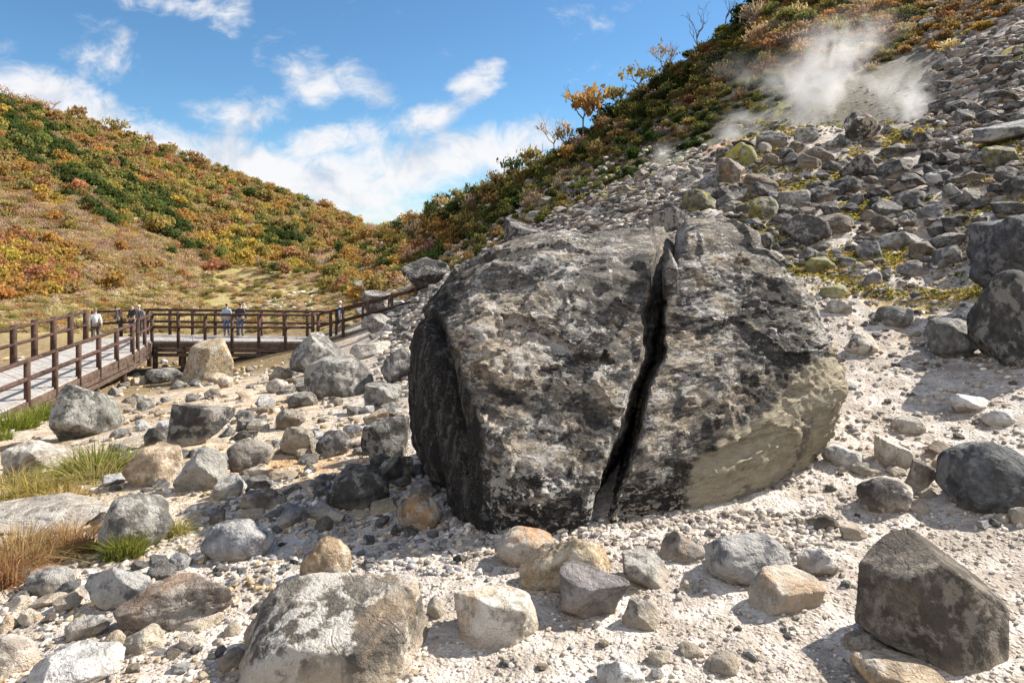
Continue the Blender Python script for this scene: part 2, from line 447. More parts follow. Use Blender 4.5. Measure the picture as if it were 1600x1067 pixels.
# ------------------------------------------------------------------ rock materials
def rock_material(name, lichen=0.4, cb=0.0, stain=0.2, dark=0.5, stain_col=(0.40, 0.19, 0.05), lichen_col=(0.50, 0.48, 0.44), streak=None, bump=0.055, spot=1.0):
    """weathered stone: own colour from the object's colour, dark crust, pale lichen, rusty stains"""
    m = bpy.data.materials.new(name); m.use_nodes = True
    t = NT(m.node_tree); b = t.n['Principled BSDF']
    co = t.new('ShaderNodeTexCoord').outputs['Object']
    oi = t.new('ShaderNodeObjectInfo')
    off = t.new('ShaderNodeCombineXYZ')
    r = t.math('MULTIPLY', oi.outputs['Random'], 40.0)
    for i in range(3): t.put(off.inputs[i], r)
    co = t.vmath('ADD', co, off.outputs[0])
    base = oi.outputs['Color']
    n1 = t.noise(co, 3.2, 7, 0.62, 0.4); n2 = t.noise(co, 11.0, 6, 0.68); n3 = t.noise(co, 46.0, 4, 0.7)
    n4 = t.noise(t.mapping(co, loc=(7, 3, 1)), 1.7, 5, 0.6, 0.5)
    col = t.mix(t.ramp(n2, 0.34, 0.66), t.mix(1.0, base, (0.56, 0.54, 0.52), 'MULTIPLY'), t.mix(1.0, base, (1.38, 1.36, 1.33), 'MULTIPLY'))
    crust = t.math('MULTIPLY', t.ramp(t.math('ADD', n1, t.math('MULTIPLY', n2, 0.35)), 0.69 - cb, 0.745 - cb), dark)
    col = t.mix(crust, col, t.mix(1.0, base, (0.34, 0.33, 0.33), 'MULTIPLY'))
    li = t.ramp(t.math('ADD', t.math('MULTIPLY', n4, 0.7), t.math('MULTIPLY', n2, 0.5)), 0.605, 0.655)
    li = t.math('MULTIPLY', li, lichen)
    col = t.mix(li, col, lichen_col)
    st = t.ramp(t.noise(t.mapping(co, loc=(-4, 9, 2)), 2.4, 5, 0.6, 0.6), 0.62 - 0.22 * stain, 0.72 - 0.15 * stain)
    col = t.mix(t.math('MULTIPLY', st, min(1, stain * 1.3)), col, t.mix(n2, t.mix(0.5, base, stain_col), stain_col))
    sp = t.ramp(n3, 0.60, 0.70)
    col = t.mix(t.math('MULTIPLY', sp, 0.45 * spot), col, t.mix(1.0, col, (1.55, 1.53, 1.5), 'MULTIPLY'))
    sp2 = t.ramp(n3, 0.42, 0.34)
    col = t.mix(t.math('MULTIPLY', sp2, 0.6 * spot), col, t.mix(1.0, col, (0.5, 0.49, 0.48), 'MULTIPLY'))
    oz = t.new('ShaderNodeSeparateXYZ'); t.put(oz.inputs[0], t.new('ShaderNodeTexCoord').outputs['Object'])
    dust = t.ramp(t.math('ADD', oz.outputs[2], t.math('MULTIPLY', t.math('SUBTRACT', n1, .5), .22)), .17, .04)
    col = t.mix(t.math('MULTIPLY', dust, .7), col, (0.40, 0.33, 0.25))
    n6 = t.noise(co, 120.0, 3, 0.75)
    col = t.mix(t.math('MULTIPLY', t.ramp(n6, 0.44, 0.34), 0.5 * spot), col, t.mix(1.0, col, (0.42, 0.41, 0.40), 'MULTIPLY'))
    t.put(b.inputs['Base Color'], col)
    b.inputs['Roughness'].default_value = 0.88; b.inputs['Specular IOR Level'].default_value = 0.25
    cr = t.voro(t.vmath('ADD', co, t.vmath('MULTIPLY', t.new('ShaderNodeTexNoise').outputs['Color'], (0.1, 0.1, 0.1))), 5.0, 'DISTANCE_TO_EDGE')
    h = t.math('ADD', t.math('MULTIPLY', n2, 0.9), t.math('ADD', t.math('MULTIPLY', n3, 0.34), t.math('ADD', t.math('MULTIPLY', n6, .10), t.math('MULTIPLY', t.ramp(cr, 0.0, 0.035), 0.10))))
    bp = t.new('ShaderNodeBump'); bp.inputs['Strength'].default_value = 0.85; bp.inputs['Distance'].default_value = bump
    t.put(bp.inputs['Height'], h); t.put(b.inputs['Normal'], bp.outputs[0])
    return m


RM = {
 'D': rock_material('basalt_dark', lichen=0.45, stain=0.10, dark=0.7, lichen_col=(0.42, 0.40, 0.37)),
 'G': rock_material('stone_grey', lichen=0.42, stain=0.12, dark=0.6),
 'P': rock_material('stone_pale', lichen=0.6, stain=0.22, dark=0.35, stain_col=(0.42, 0.28, 0.13)),
 'T': rock_material('stone_tan', lichen=0.45, stain=0.5, dark=0.45, stain_col=(0.42, 0.24, 0.09)),
 'O': rock_material('stone_rusty', lichen=0.6, stain=0.55, dark=0.4, stain_col=(0.42, 0.17, 0.03)),
 'B': rock_material('stone_bluish', lichen=0.45, stain=0.10, dark=0.5),
 'N': rock_material('stone_brown', lichen=0.3, stain=0.4, dark=0.6, stain_col=(0.33, 0.18, 0.08)),
 'W': rock_material('stone_white', lichen=0.7, stain=0.06, dark=0.3, lichen_col=(0.62, 0.62, 0.61)),
 'M': rock_material('stone_mossy', lichen=0.4, stain=0.7, dark=0.7, stain_col=(0.30, 0.27, 0.04), lichen_col=(0.45, 0.43, 0.36)),
}
RC = {'D': (0.088, 0.084, 0.082), 'G': (0.175, 0.17, 0.165), 'P': (0.41, 0.38, 0.34), 'T': (0.36, 0.30, 0.22), 'O': (0.34, 0.26, 0.18), 'B': (0.20, 0.208, 0.225),
      'N': (0.20, 0.172, 0.145), 'W': (0.42, 0.42, 0.42), 'M': (0.15, 0.15, 0.12)}

# ------------------------------------------------------------------ rock shapes
_ICO = {}


def ico(n):
    if n not in _ICO:
        import bmesh
        bm = bmesh.new(); bmesh.ops.create_icosphere(bm, subdivisions=n, radius=1)
        v = np.array([x.co[:] for x in bm.verts]); bm.verts.index_update()
        f = np.array([[y.index for y in x.verts] for x in bm.faces]); bm.free()
        v /= np.linalg.norm(v, axis=1)[:, None]
        _ICO[n] = (v, f)
    return _ICO[n]


SHP = {  # planes, sharpness, spread of plane distances, waviness
 'a': (11, 44, 0.36, 0.045), 'r': (20, 11, 0.20, 0.060), 'm': (14, 24, 0.32, 0.065), 'f': (12, 30, 0.32, 0.065), 'c': (10, 50, 0.3, 0.04), 'k': (0, 30, 0, .05), 'l': (0, 30, 0, .06)}


def block_verts(rg, seed, shape, d, f, lod):
    """block of stone: six broken faces and a few chipped corners; 'l' has a flat tilted top and a steep pitted front"""
    ax = np.array([[1, 0, 0], [-1, 0, 0], [0, 1, 0], [0, -1, 0], [0, 0, 1], [0, 0, -1]], float)
    k = ax + rg.normal(size=(6, 3)) * .28; h = np.array([1, 1, 1, 1, .82, .8])
    ch = rg.normal(size=(7, 3)); ch /= np.linalg.norm(ch, axis=1)[:, None]; hc = rg.uniform(.92, 1.16, 7)
    if shape == 'l':
        k = np.array([(1, -.1, .1), (-.85, -.2, .25), (0, 1, .1), (-.12, -1, .22), (.05, -.32, .95), (0, 0, -1), (.75, -.7, .2), (-.6, -.3, .75)], float); h = np.array([1, .95, 1, .92, .56, .8, 1.02, .74])
        ch = ch[:3]; hc = hc[:3] + .1
    k = np.concatenate([k / np.linalg.norm(k, axis=1)[:, None], ch]); h = np.concatenate([h, hc])
    g = np.maximum(d @ k.T, 0) / h
    r = 1 / (g ** 26).sum(1) ** (1 / 26)
    a = 1.5 if shape == 'l' else 1.0
    r = r * (1 + .05 * fbm(d * 2.2 + seed, 3, seed=2) + .045 * a * fbm(d * 5.5 + seed, 4, gain=.62, seed=3) + .03 * a * np.minimum(fbm(d * 7 + seed, 3, seed=8, ridged=True), .35) + .018 * a * fbm(d * 18 + seed, 3, gain=.6, seed=5))
    v = d * r[:, None]
    if shape == 'k':
        an = rg.uniform(-.5, .5); v = v @ np.array([[math.cos(an), -math.sin(an), 0], [math.sin(an), math.cos(an), 0], [0, 0, 1]]).T
    v -= (v.max(0) + v.min(0)) / 2; v /= (v.max(0) - v.min(0)) / 2
    return v, f


def rock_verts(seed, shape, lod):
    """unit rock about the origin: a rounded polyhedron with chips and lumps"""
    rg = np.random.default_rng(seed)
    n, p, spread, wav = SHP[shape]
    d, f = ico(lod)
    if shape in 'kl':
        return block_verts(rg, seed, shape, d, f, lod)
    k = rg.normal(size=(n, 3)); k /= np.linalg.norm(k, axis=1)[:, None]
    # push the normals apart a little
    for _ in range(12):
        dv = k[:, None] - k[None]; q = (dv ** 2).sum(-1) + np.eye(n) * 9
        k = k + 0.08 * (dv / q[..., None] ** 1.5).sum(1) * 0.25; k /= np.linalg.norm(k, axis=1)[:, None]
    h = 1 - spread + 2 * spread * rg.random(n)
    lo = fbm(d * 1.3 + seed * 3.1, 2, seed=seed % 97) * 0.22
    dd = d + np.stack([fbm(d * 1.6 + seed + 9 * i, 2, seed=i) for i in range(3)], 1) * 0.22
    dd /= np.linalg.norm(dd, axis=1)[:, None]
    g = np.maximum(dd @ k.T, 0) / h
    r = 1 / (g ** p).sum(1) ** (1 / p)
    r = r * (1 + lo)
    r = r * (1 + wav * 1.1 * fbm(d * 3.3 + seed * 1.7, 4, gain=.6, seed=3) + wav * 0.9 * np.minimum(fbm(d * 5.0 + seed, 3, seed=8, ridged=True), 0.35))
    if lod >= 5: r = r * (1 + wav * 0.35 * fbm(d * 14 + seed, 3, gain=.6, seed=5))
    v = d * np.clip(r, 0.3, 1.9)[:, None]
    a = rg.uniform(0, 6.28)
    rot = np.array([[math.cos(a), -math.sin(a), 0], [math.sin(a), math.cos(a), 0], [0, 0, 1]])
    v = v @ rot.T
    v -= (v.max(0) + v.min(0)) / 2
    v /= (v.max(0) - v.min(0)) / 2
    return v, f


def tilt(v, deg, axis='y'):
    a = R(deg); c, s = math.cos(a), math.sin(a)
    m = np.array([[c, 0, s], [0, 1, 0], [-s, 0, c]]) if axis == 'y' else np.array([[1, 0, 0], [0, c, -s], [0, s, c]])
    return v @ m.T


def fit_rock(v, bbox, dep=0.85, tilt_deg=0, sink=0.10, d0=None):
    """size and stand a unit rock so that it sits on the ground where the photo has it; returns world verts"""
    x0, y0, x1, y1 = bbox
    if d0 is None: d0 = ground1((x0 + x1) / 2, min(y1 - 1, 1085))
    W, Hh = x1 - x0, y1 - y0
    y1s = y1 + sink * Hh
    sx = W / F * d0 / 2; sz = (y1s - y0) / F * d0 / 2
    sy = dep * math.sqrt(sx * max(sz, sx * .55))
    dc = d0 + 0.75 * sy
    sx *= dc / d0; sz *= dc / d0
    c = np.array([((x0 + x1) / 2 - 800) / F * dc, dc, (HY - (y0 + y1s) / 2) / F * dc])
    for _ in range(4):
        wv = tilt(v * np.array([sx, sy, sz]), tilt_deg) + c
        px, py = project(wv)
        sx *= W / (px.max() - px.min()); sz *= (y1s - y0) / (py.max() - py.min())
        c[0] += ((x0 + x1) / 2 - (px.max() + px.min()) / 2) / F * dc
        c[2] -= ((y0 + y1s) / 2 - (py.max() + py.min()) / 2) / F * dc
    return tilt(v * np.array([sx, sy, sz]), tilt_deg) + c


def stand(name, wv, f, mat, color, label, cat, group=None):
    """link a rock with its origin at its base"""
    o0 = np.array([(wv[:, 0].max() + wv[:, 0].min()) / 2, (wv[:, 1].max() + wv[:, 1].min()) / 2, wv[:, 2].min()])
    me = mesh_from(name, wv - o0, f); me.set_sharp_from_angle(angle=R(34))
    o = link(name, me, mat, tuple(o0))
    o.color = (*color, 1)
    return tag(o, label, cat, group)


# ------------------------------------------------------------------ the great split boulder
def plane_through(n, p):
    n = np.array(n, float); n /= np.linalg.norm(n)
    return n, float(n @ p)


BC = np.array([0.85, 5.55, -1.05])          # inside the boulder
_pl = [
    ((0.12, -0.80, 0.60), at(880, 560, 4.72)),      # big leaning face
    ((0.32, -0.78, 0.56), at(1130, 520, 4.80)),     # its right-hand part
    ((0.06, -1.0, -0.10), at(870, 760, 4.12)),      # lower face, undercut
    ((0.0, -0.96, 0.26), at(880, 700, 4.20)),
    ((0.50, -0.74, -0.36), at(1170, 740, 4.44)),    # tan face low on the right
    ((0.30, -0.92, 0.12), at(1150, 640, 4.55)),
    ((-0.743, -0.646, 0.175), at(752, 669, 4.40)),   # dark left facet
    ((-0.94, -0.22, 0.26), at(648, 545, 5.0)),
    ((-0.98, -0.20, -0.04), at(641, 615, 5.0)),
    ((-0.85, -0.28, -0.44), at(663, 735, 4.9)),
    ((-0.44, -0.20, 0.87), at(735, 452, 5.55)),      # top, falling left
    ((-0.14, -0.26, 0.95), at(860, 396, 5.8)),
    ((0.02, -0.34, 0.94), at(1030, 367, 5.8)),
    ((0.30, -0.25, 0.92), at(1180, 374, 5.7)),
    ((0.62, -0.22, 0.74), at(1243, 414, 5.55)),
    ((0.90, -0.20, 0.38), at(1292, 500, 5.45)),
    ((0.99, -0.12, 0.02), at(1311, 610, 5.35)),
    ((0.92, -0.20, -0.32), at(1294, 700, 5.3)),
    ((0.70, -0.3, -0.64), at(1262, 765, 5.2)),
    ((0, 0, -1), np.array([0.8, 5.0, -2.05])),
    ((0, 1, 0.12), np.array([0.8, 7.15, -1.0])),
    ((0.7, 0.7, 0.1), np.array([2.3, 6.6, -1.0])),
    ((-0.7, 0.7, 0.15), np.array([-0.6, 6.5, -1.0])),
    ((0, 0.75, 0.66), np.array([0.8, 6.7, -0.15])),
]
PLN = np.array([plane_through(n, p)[0] for n, p in _pl]); PLH = np.array([plane_through(n, p)[1] for n, p in _pl]) - PLN @ BC - 0.045
assert (PLH > 0).all(), PLH
_Lp = np.array([(330, 1024), (393, 1024), (411, 1013), (446, 1017), (470, 1008), (492, 1002), (532, 1003), (573, 1004), (603, 989), (664, 971), (740, 946), (820, 919), (900, 895)], float)
_Rp = np.array([(330, 1060), (362, 1059), (411, 1058), (446, 1049), (465, 1038), (482, 1038), (563, 1039), (593, 1021), (644, 1006), (705, 993), (770, 965), (826, 945), (900, 922)], float)


def boulder_F(p):
    """>1 outside the boulder as it was before it split"""
    q = p - BC
    g = np.maximum(q @ PLN.T / PLH, 0)
    return ((g ** 30).sum(-1)) ** (1 / 30)


_JY = np.arange(280.0, 960.0, 1.0)
_jz = np.stack([_JY * .012, _JY * 0 + 3.3, _JY * 0], 1)
_JAG = {sd: 9 * fbm(_jz, 2, seed=sd) + 13 * fbm(_jz * 4, 4, gain=.68, seed=sd + 5) for sd in (60, 64, 71)}


def crack_lines(p):
    px, py = project(p)
    L = np.interp(py, _Lp[:, 0], _Lp[:, 1]); Rr = np.interp(py, _Rp[:, 0], _Rp[:, 1])
    def jag(sd): return np.interp(py, _JY, _JAG[sd])
    wob = jag(60)
    L = L - 3.5 + wob * .8 + .5 * jag(64); Rr = Rr + 3.5 + wob * .7 + .6 * jag(71)
    yf = np.interp(py, [340, 360, 400, 560, 690, 830], [6.0, 5.8, 5.3, 4.72, 4.42, 4.42])
    tt = np.clip((p[..., 1] - yf) / 1.0, 0, 1)
    mid = L + (Rr - L) * np.interp(py, [480, 620], [.8, .5])
    return px, L + (mid - L) * tt, np.maximum(Rr + (mid - Rr) * tt, L + (mid - L) * tt)


def boulder_noise(p):
    n = 0.060 * fbm(p * 1.5, 3, seed=7)
    # scaly layers that run up to the right
    q = np.stack([p[:, 0] * .9 + p[:, 2] * .5, p[:, 1], p[:, 2] * 1.0 - p[:, 0] * .35], 1)
    n = n + 0.030 * np.minimum(fbm(q * np.array([2.2, 2.2, 4.5]), 4, gain=.55, seed=17, ridged=True), .3)
    n = n + 0.029 * fbm(q * np.array([6, 6, 10]), 3, gain=.6, seed=27) + 0.020 * fbm(p * 20, 3, gain=.6, seed=37)
    n = n - 0.012 * sstep(.10, .22, fbm(q * np.array([2.2, 2.2, 8.5]) + 9, 4, gain=.6, seed=47)) + 0.020 * sstep(.08, .14, fbm(q * np.array([3.0, 3.0, 6.0]) + 29, 4, gain=.6, seed=48))
    return n


_PR = np.random.default_rng(808)
_PS = np.stack([_PR.uniform(-1.1, 2.7, 230), _PR.uniform(3.9, 6.6, 230), _PR.uniform(-1.9, .2, 230)], 1)
_PG = _PR.normal(size=(230, 3)) * .05
_PH = _PR.normal(size=230) * .011


def plates(p):
    """broken plates of the surface: every plate a little higher, lower or more tilted than the next"""
    wv_ = p + .07 * np.stack([fbm(p * 4 + 7 * i, 3, seed=80 + i) for i in range(3)], 1)
    out = np.empty(len(p)); cid = np.empty(len(p))
    sc = np.array([.75, 1, 1.25])
    for a in range(0, len(p), 20000):
        q = wv_[a:a + 20000]
        dd = (((q[:, None] - _PS[None]) * sc) ** 2).sum(-1)
        i = dd.argmin(1)
        out[a:a + 20000] = ((q - _PS[i]) * _PG[i]).sum(1) + _PH[i]
        cid[a:a + 20000] = i
    return out, ((cid * 0.618034) % 1.0)


def ledge(p):
    """the step below the cap of the boulder, cut along a crack line"""
    px, py = project(p)
    a = np.interp(px, [640, 700, 760, 885, 940, 1000], [500, 474, 446, 412, 405, 402])
    b = np.interp(px, [1060, 1080, 1150, 1200, 1240, 1300], [398, 393, 378, 384, 420, 480])
    line = np.where(px < 1020, a, b) + 5 * fbm(p * 3, 3, seed=77)
    w = np.where(px < 1020, sstep(930, 860, px) * sstep(672, 730, px), sstep(1060, 1075, px) * sstep(1215, 1180, px))
    s = py - line                  # below the line: positive
    return w * (0.075 * sstep(-10, 0, -s) - 0.085 * np.exp(-((s - 4) / 6.0) ** 2))


def half(side):
    c = at(835, 600, 5.5) if side < 0 else at(1170, 590, 5.5)
    d, f = ico(7)
    # more vertices on the side one sees
    dd = d.copy()
    lo = np.zeros(len(dd)); hi = np.full(len(dd), 3.2)
    def outside(t):
        p = c + dd * t[:, None]
        o = boulder_F(p) > 1
        px, L, Rr = crack_lines(p)
        return o | ((px > L) if side < 0 else (px < Rr))
    ts = np.linspace(0.02, 3.2, 90)
    first = np.full(len(dd), 3.2)
    for tv in ts[::-1]:
        first = np.where(outside(np.full(len(dd), tv)), tv, first)
    hi = first; lo = first - (ts[1] - ts[0])
    for _ in range(14):
        mid = (lo + hi) / 2; o = outside(mid)
        hi = np.where(o, mid, hi); lo = np.where(o, lo, mid)
    p = c + dd * hi[:, None]
    px, L, Rr = crack_lines(p)
    inner = sstep(9, 2, np.abs(px - (L if side < 0 else Rr)))
    nrm = dd / np.linalg.norm(dd, axis=1)[:, None]
    g = np.maximum((p - BC) @ PLN.T / PLH, 1e-6) ** 24
    nrm = (g @ PLN); nrm /= np.linalg.norm(nrm, axis=1)[:, None]
    amp = boulder_noise(p) * (1 - .55 * inner) + ledge(p)
    _, py = project(p)
    # the split flank on the left: a deep notch between an upright sliver and the body, more grooves beside it
    fx = np.interp(py, [470, 497, 543, 593, 669, 811], [680, 691, 709, 734, 752, 757])
    onf = sstep(4, -8, px - fx)
    up_ = p * np.array([7, 7, .9])
    amp = amp + onf * (0.035 * fbm(up_, 4, gain=.6, seed=57) + .02 * fbm(p * np.array([20, 20, 3]), 3, seed=59))
    g1 = np.interp(py, [480, 540, 600, 700, 820], [672, 684, 698, 722, 738]) + 5 * fbm(p * 4, 3, seed=58)
    amp = amp - onf * 0.22 * np.exp(-((px - g1) / np.interp(py, [480, 520, 640, 820], [9, 11, 7, 4])) ** 2) * sstep(484, 500, py) * sstep(800, 640, py)
    g2 = np.interp(py, [490, 600, 820], [655, 660, 700]) + 4 * fbm(p * 5, 3, seed=68)
    amp = amp - onf * 0.06 * np.exp(-((px - g2) / 5) ** 2)
    pl_, cid = plates(p)
    amp = amp + pl_ * (1 - .8 * onf)
    rel = np.stack([np.clip(.5 + boulder_noise(p) * 5, 0, 1), cid, np.clip(.5 + pl_ * 12, 0, 1)], 1)
    p = p + nrm * amp[:, None]
    return p, f, rel


def boulder_material():
    m = bpy.data.materials.new('split_boulder_stone'); m.use_nodes = True
    t = NT(m.node_tree); b = t.n['Principled BSDF']
    co = t.new('ShaderNodeTexCoord').outputs['Object']          # origin at the foot of the boulder
    sp = t.new('ShaderNodeSeparateXYZ'); t.put(sp.inputs[0], co)
    X, Y, Zc = sp.outputs
    stA = t.mapping(co, rot=(0, R(-28), 0), scale=(.9, 1, 1.7)); stB = t.mapping(co, rot=(0, R(33), 0), scale=(.75, 1, 2.1))
    fB = t.ramp(t.math('ADD', t.math('SUBTRACT', X, t.math('MULTIPLY', Zc, .39)), .23), -.02, .02)
    mxv = t.new('ShaderNodeMix', data_type='VECTOR'); t.put(mxv.inputs[0], fB); t.put(mxv.inputs[4], stA); t.put(mxv.inputs[5], stB)
    st = mxv.outputs[1]
    rs_ = t.new('ShaderNodeSeparateXYZ'); t.put(rs_.inputs[0], t.new('ShaderNodeAttribute', attribute_name='Col').outputs['Vector'])
    rel, plate, plh = rs_.outputs
    wn = t.new('ShaderNodeTexNoise'); t.put(wn.inputs['Vector'], co); wn.inputs['Scale'].default_value = 16; wn.inputs['Detail'].default_value = 5
    wst = t.vmath('ADD', st, t.vmath('MULTIPLY', t.vmath('SUBTRACT', wn.outputs['Color'], (.5, .5, .5)), (.10, .10, .10)))
    cell = t.voro(wst, 13.0, 'F1', 'Color'); cells = t.new('ShaderNodeSeparateXYZ'); t.put(cells.inputs[0], cell)
    cell2 = t.voro(wst, 34.0, 'F1', 'Color'); cells2 = t.new('ShaderNodeSeparateXYZ'); t.put(cells2.inputs[0], cell2)
    flake = t.voro(wst, 13.0, 'F1', 'Distance')
    n0 = t.noise(co, 1.15, 4, 0.55, 0.3)
    n1 = t.noise(st, 3.4, 9, 0.68, 0.5); n2 = t.noise(st, 9.5, 8, 0.74, 0.2); n3 = t.noise(co, 44.0, 7, 0.82); n4 = t.noise(t.mapping(st, loc=(5, 2, 8)), 5.2, 9, 0.7, 0.4)
    n5 = t.noise(t.mapping(co, loc=(3, 8, 4)), 2.0, 6, 0.62, 0.4); n6 = t.noise(co, 110.0, 4, 0.75)
    col = t.mix(t.ramp(t.math('ADD', t.math('MULTIPLY', n2, .75), t.math('MULTIPLY', cells.outputs[0], .25)), 0.36, 0.64), (0.090, 0.085, 0.081), (0.23, 0.214, 0.196))
    # upper, flatter part: paler and smoother grey
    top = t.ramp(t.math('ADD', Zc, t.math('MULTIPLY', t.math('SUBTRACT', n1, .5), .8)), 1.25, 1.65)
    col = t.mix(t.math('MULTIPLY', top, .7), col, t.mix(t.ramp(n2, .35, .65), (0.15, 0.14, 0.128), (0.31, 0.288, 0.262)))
    # more tan and white over a broad patch of the middle of the face
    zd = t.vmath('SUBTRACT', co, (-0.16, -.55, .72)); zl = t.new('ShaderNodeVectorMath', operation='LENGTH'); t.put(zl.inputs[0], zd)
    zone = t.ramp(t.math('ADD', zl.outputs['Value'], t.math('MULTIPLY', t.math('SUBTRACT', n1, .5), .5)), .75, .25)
    # warm tan and grey-white scabs on the raised flakes
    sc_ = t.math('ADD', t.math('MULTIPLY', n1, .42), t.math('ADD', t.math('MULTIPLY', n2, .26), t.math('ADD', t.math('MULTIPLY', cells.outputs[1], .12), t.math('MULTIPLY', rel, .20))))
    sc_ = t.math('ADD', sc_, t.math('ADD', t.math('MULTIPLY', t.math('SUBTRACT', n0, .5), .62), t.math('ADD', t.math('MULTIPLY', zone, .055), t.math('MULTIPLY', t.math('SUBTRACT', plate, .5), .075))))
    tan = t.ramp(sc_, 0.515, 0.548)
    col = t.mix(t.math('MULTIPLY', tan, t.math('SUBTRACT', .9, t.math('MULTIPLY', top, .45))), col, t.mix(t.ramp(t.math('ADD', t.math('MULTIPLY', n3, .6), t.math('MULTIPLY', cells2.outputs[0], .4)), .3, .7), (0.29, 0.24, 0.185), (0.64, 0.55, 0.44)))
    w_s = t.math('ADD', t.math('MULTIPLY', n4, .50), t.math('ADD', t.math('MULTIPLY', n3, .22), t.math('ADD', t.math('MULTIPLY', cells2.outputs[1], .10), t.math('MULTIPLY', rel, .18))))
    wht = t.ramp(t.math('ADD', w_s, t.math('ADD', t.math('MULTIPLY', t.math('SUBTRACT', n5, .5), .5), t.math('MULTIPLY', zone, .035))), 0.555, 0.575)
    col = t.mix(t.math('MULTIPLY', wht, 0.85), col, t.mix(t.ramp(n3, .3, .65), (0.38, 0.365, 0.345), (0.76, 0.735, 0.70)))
    # rusty and yellowish tints about the middle
    rust = t.math('MULTIPLY', t.ramp(t.noise(t.mapping(co, loc=(9, 1, 5)), 2.6, 6, 0.7), 0.57, 0.66), 0.5)
    col = t.mix(rust, col, t.mix(n3, (0.27, 0.175, 0.09), (0.44, 0.32, 0.15)))
    # near-black crust, in the hollows first
    bl_ = t.math('ADD', t.math('MULTIPLY', n5, .45), t.math('ADD', t.math('MULTIPLY', n1, .35), t.math('ADD', t.math('MULTIPLY', rel, .14), t.math('ADD', t.math('MULTIPLY', plh, .06), t.math('MULTIPLY', t.math('SUBTRACT', plate, .5), -.05)))))
    blk = t.ramp(bl_, 0.478, 0.450)
    col = t.mix(t.math('MULTIPLY', blk, 0.76), col, t.mix(t.ramp(n3, .4, .7), (0.034, 0.033, 0.033), (0.11, 0.104, 0.098)))
    # fissures along the layering
    fis = t.ramp(t.math('ABSOLUTE', t.math('SUBTRACT', t.noise(t.mapping(st, scale=(.6, .6, 2.4)), 3.0, 5, .6, .3), .5)), .014, .0)
    col = t.mix(t.math('MULTIPLY', fis, .75), col, (0.025, 0.024, 0.023))
    # shade of the undercut foot painted dark and streaks turning under on the right
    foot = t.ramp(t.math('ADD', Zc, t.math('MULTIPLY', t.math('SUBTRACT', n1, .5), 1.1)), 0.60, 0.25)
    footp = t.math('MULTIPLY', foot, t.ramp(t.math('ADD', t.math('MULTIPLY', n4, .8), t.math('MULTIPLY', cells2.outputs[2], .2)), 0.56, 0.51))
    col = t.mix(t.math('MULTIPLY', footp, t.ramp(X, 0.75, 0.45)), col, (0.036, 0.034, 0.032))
    # smooth tan underside on the right
    line = t.math('ADD', t.math('MULTIPLY', X, 0.54), t.math('MULTIPLY', t.math('SUBTRACT', n1, .5), 0.40))
    und = t.ramp(t.math('SUBTRACT', t.math('ADD', line, 0.16), Zc), -0.02, 0.04)
    und = t.math('MULTIPLY', und, t.ramp(t.math('ADD', X, t.math('MULTIPLY', t.math('SUBTRACT', n1, .5), .4)), 0.34, 0.46))
    ucol = t.mix(t.ramp(n2, .35, .65), (0.46, 0.40, 0.285), (0.62, 0.545, 0.41))
    ucol = t.mix(t.math('MULTIPLY', t.ramp(n5, .60, .66), .75), ucol, (0.12, 0.10, 0.08))
    col = t.mix(und, col, ucol)
    # black drip streaks just above it
    rim = t.math('MULTIPLY', t.ramp(t.math('SUBTRACT', Zc, line), .75, .25), t.math('SUBTRACT', 1.0, und))
    rim = t.math('MULTIPLY', t.math('MULTIPLY', rim, t.ramp(X, .35, .6)), t.ramp(t.noise(t.mapping(co, rot=(0, R(35), 0), scale=(4, 4, .9)), 1.8, 6, .65), .47, .53))
    col = t.mix(t.math('MULTIPLY', rim, .85), col, (0.040, 0.037, 0.033))
    # the facet on the left: its shade painted into the colour, with upright streaks
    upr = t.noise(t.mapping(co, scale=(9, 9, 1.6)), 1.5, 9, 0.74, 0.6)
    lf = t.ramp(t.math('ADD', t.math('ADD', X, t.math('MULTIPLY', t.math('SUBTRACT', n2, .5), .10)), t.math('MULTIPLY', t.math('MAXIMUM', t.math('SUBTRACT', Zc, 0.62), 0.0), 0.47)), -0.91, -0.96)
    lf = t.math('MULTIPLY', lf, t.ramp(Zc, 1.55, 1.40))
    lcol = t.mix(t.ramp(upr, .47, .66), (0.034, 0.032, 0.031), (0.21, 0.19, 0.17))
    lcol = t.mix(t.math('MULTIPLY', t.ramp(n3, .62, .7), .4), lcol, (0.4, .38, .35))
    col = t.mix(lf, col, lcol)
    # grain
    col = t.mix(t.math('MULTIPLY', t.ramp(n3, 0.44, 0.34), 0.65), col, t.mix(1.0, col, (0.42, 0.41, 0.40), 'MULTIPLY'))
    col = t.mix(t.math('MULTIPLY', t.ramp(n3, 0.58, 0.68), 0.5), col, t.mix(1.0, col, (1.5, 1.48, 1.44), 'MULTIPLY'))
    t.put(b.inputs['Base Color'], col)
    b.inputs['Roughness'].default_value = 0.9; b.inputs['Specular IOR Level'].default_value = 0.2
    col = t.mix(t.math('MULTIPLY', t.ramp(n6, 0.45, 0.33), 0.6), col, t.mix(1.0, col, (0.35, 0.34, 0.33), 'MULTIPLY'))
    fle = t.math('MULTIPLY', t.ramp(n6, 0.605, 0.66), t.ramp(n5, .42, .56))
    col = t.mix(t.math('MULTIPLY', fle, .75), col, (0.66, 0.63, 0.59))
    t.put(b.inputs['Base Color'], col)
    h = t.math('ADD', t.math('MULTIPLY', n2, 0.8), t.math('ADD', t.math('MULTIPLY', n3, 0.40), t.math('ADD', t.math('MULTIPLY', n1, 0.9), t.math('ADD', t.math('MULTIPLY', flake, -.35), t.math('ADD', t.math('MULTIPLY', fis, -.4), t.math('MULTIPLY', n6, .14))))))
    bp = t.new('ShaderNodeBump'); bp.inputs['Strength'].default_value = 1.0; bp.inputs['Distance'].default_value = 0.10
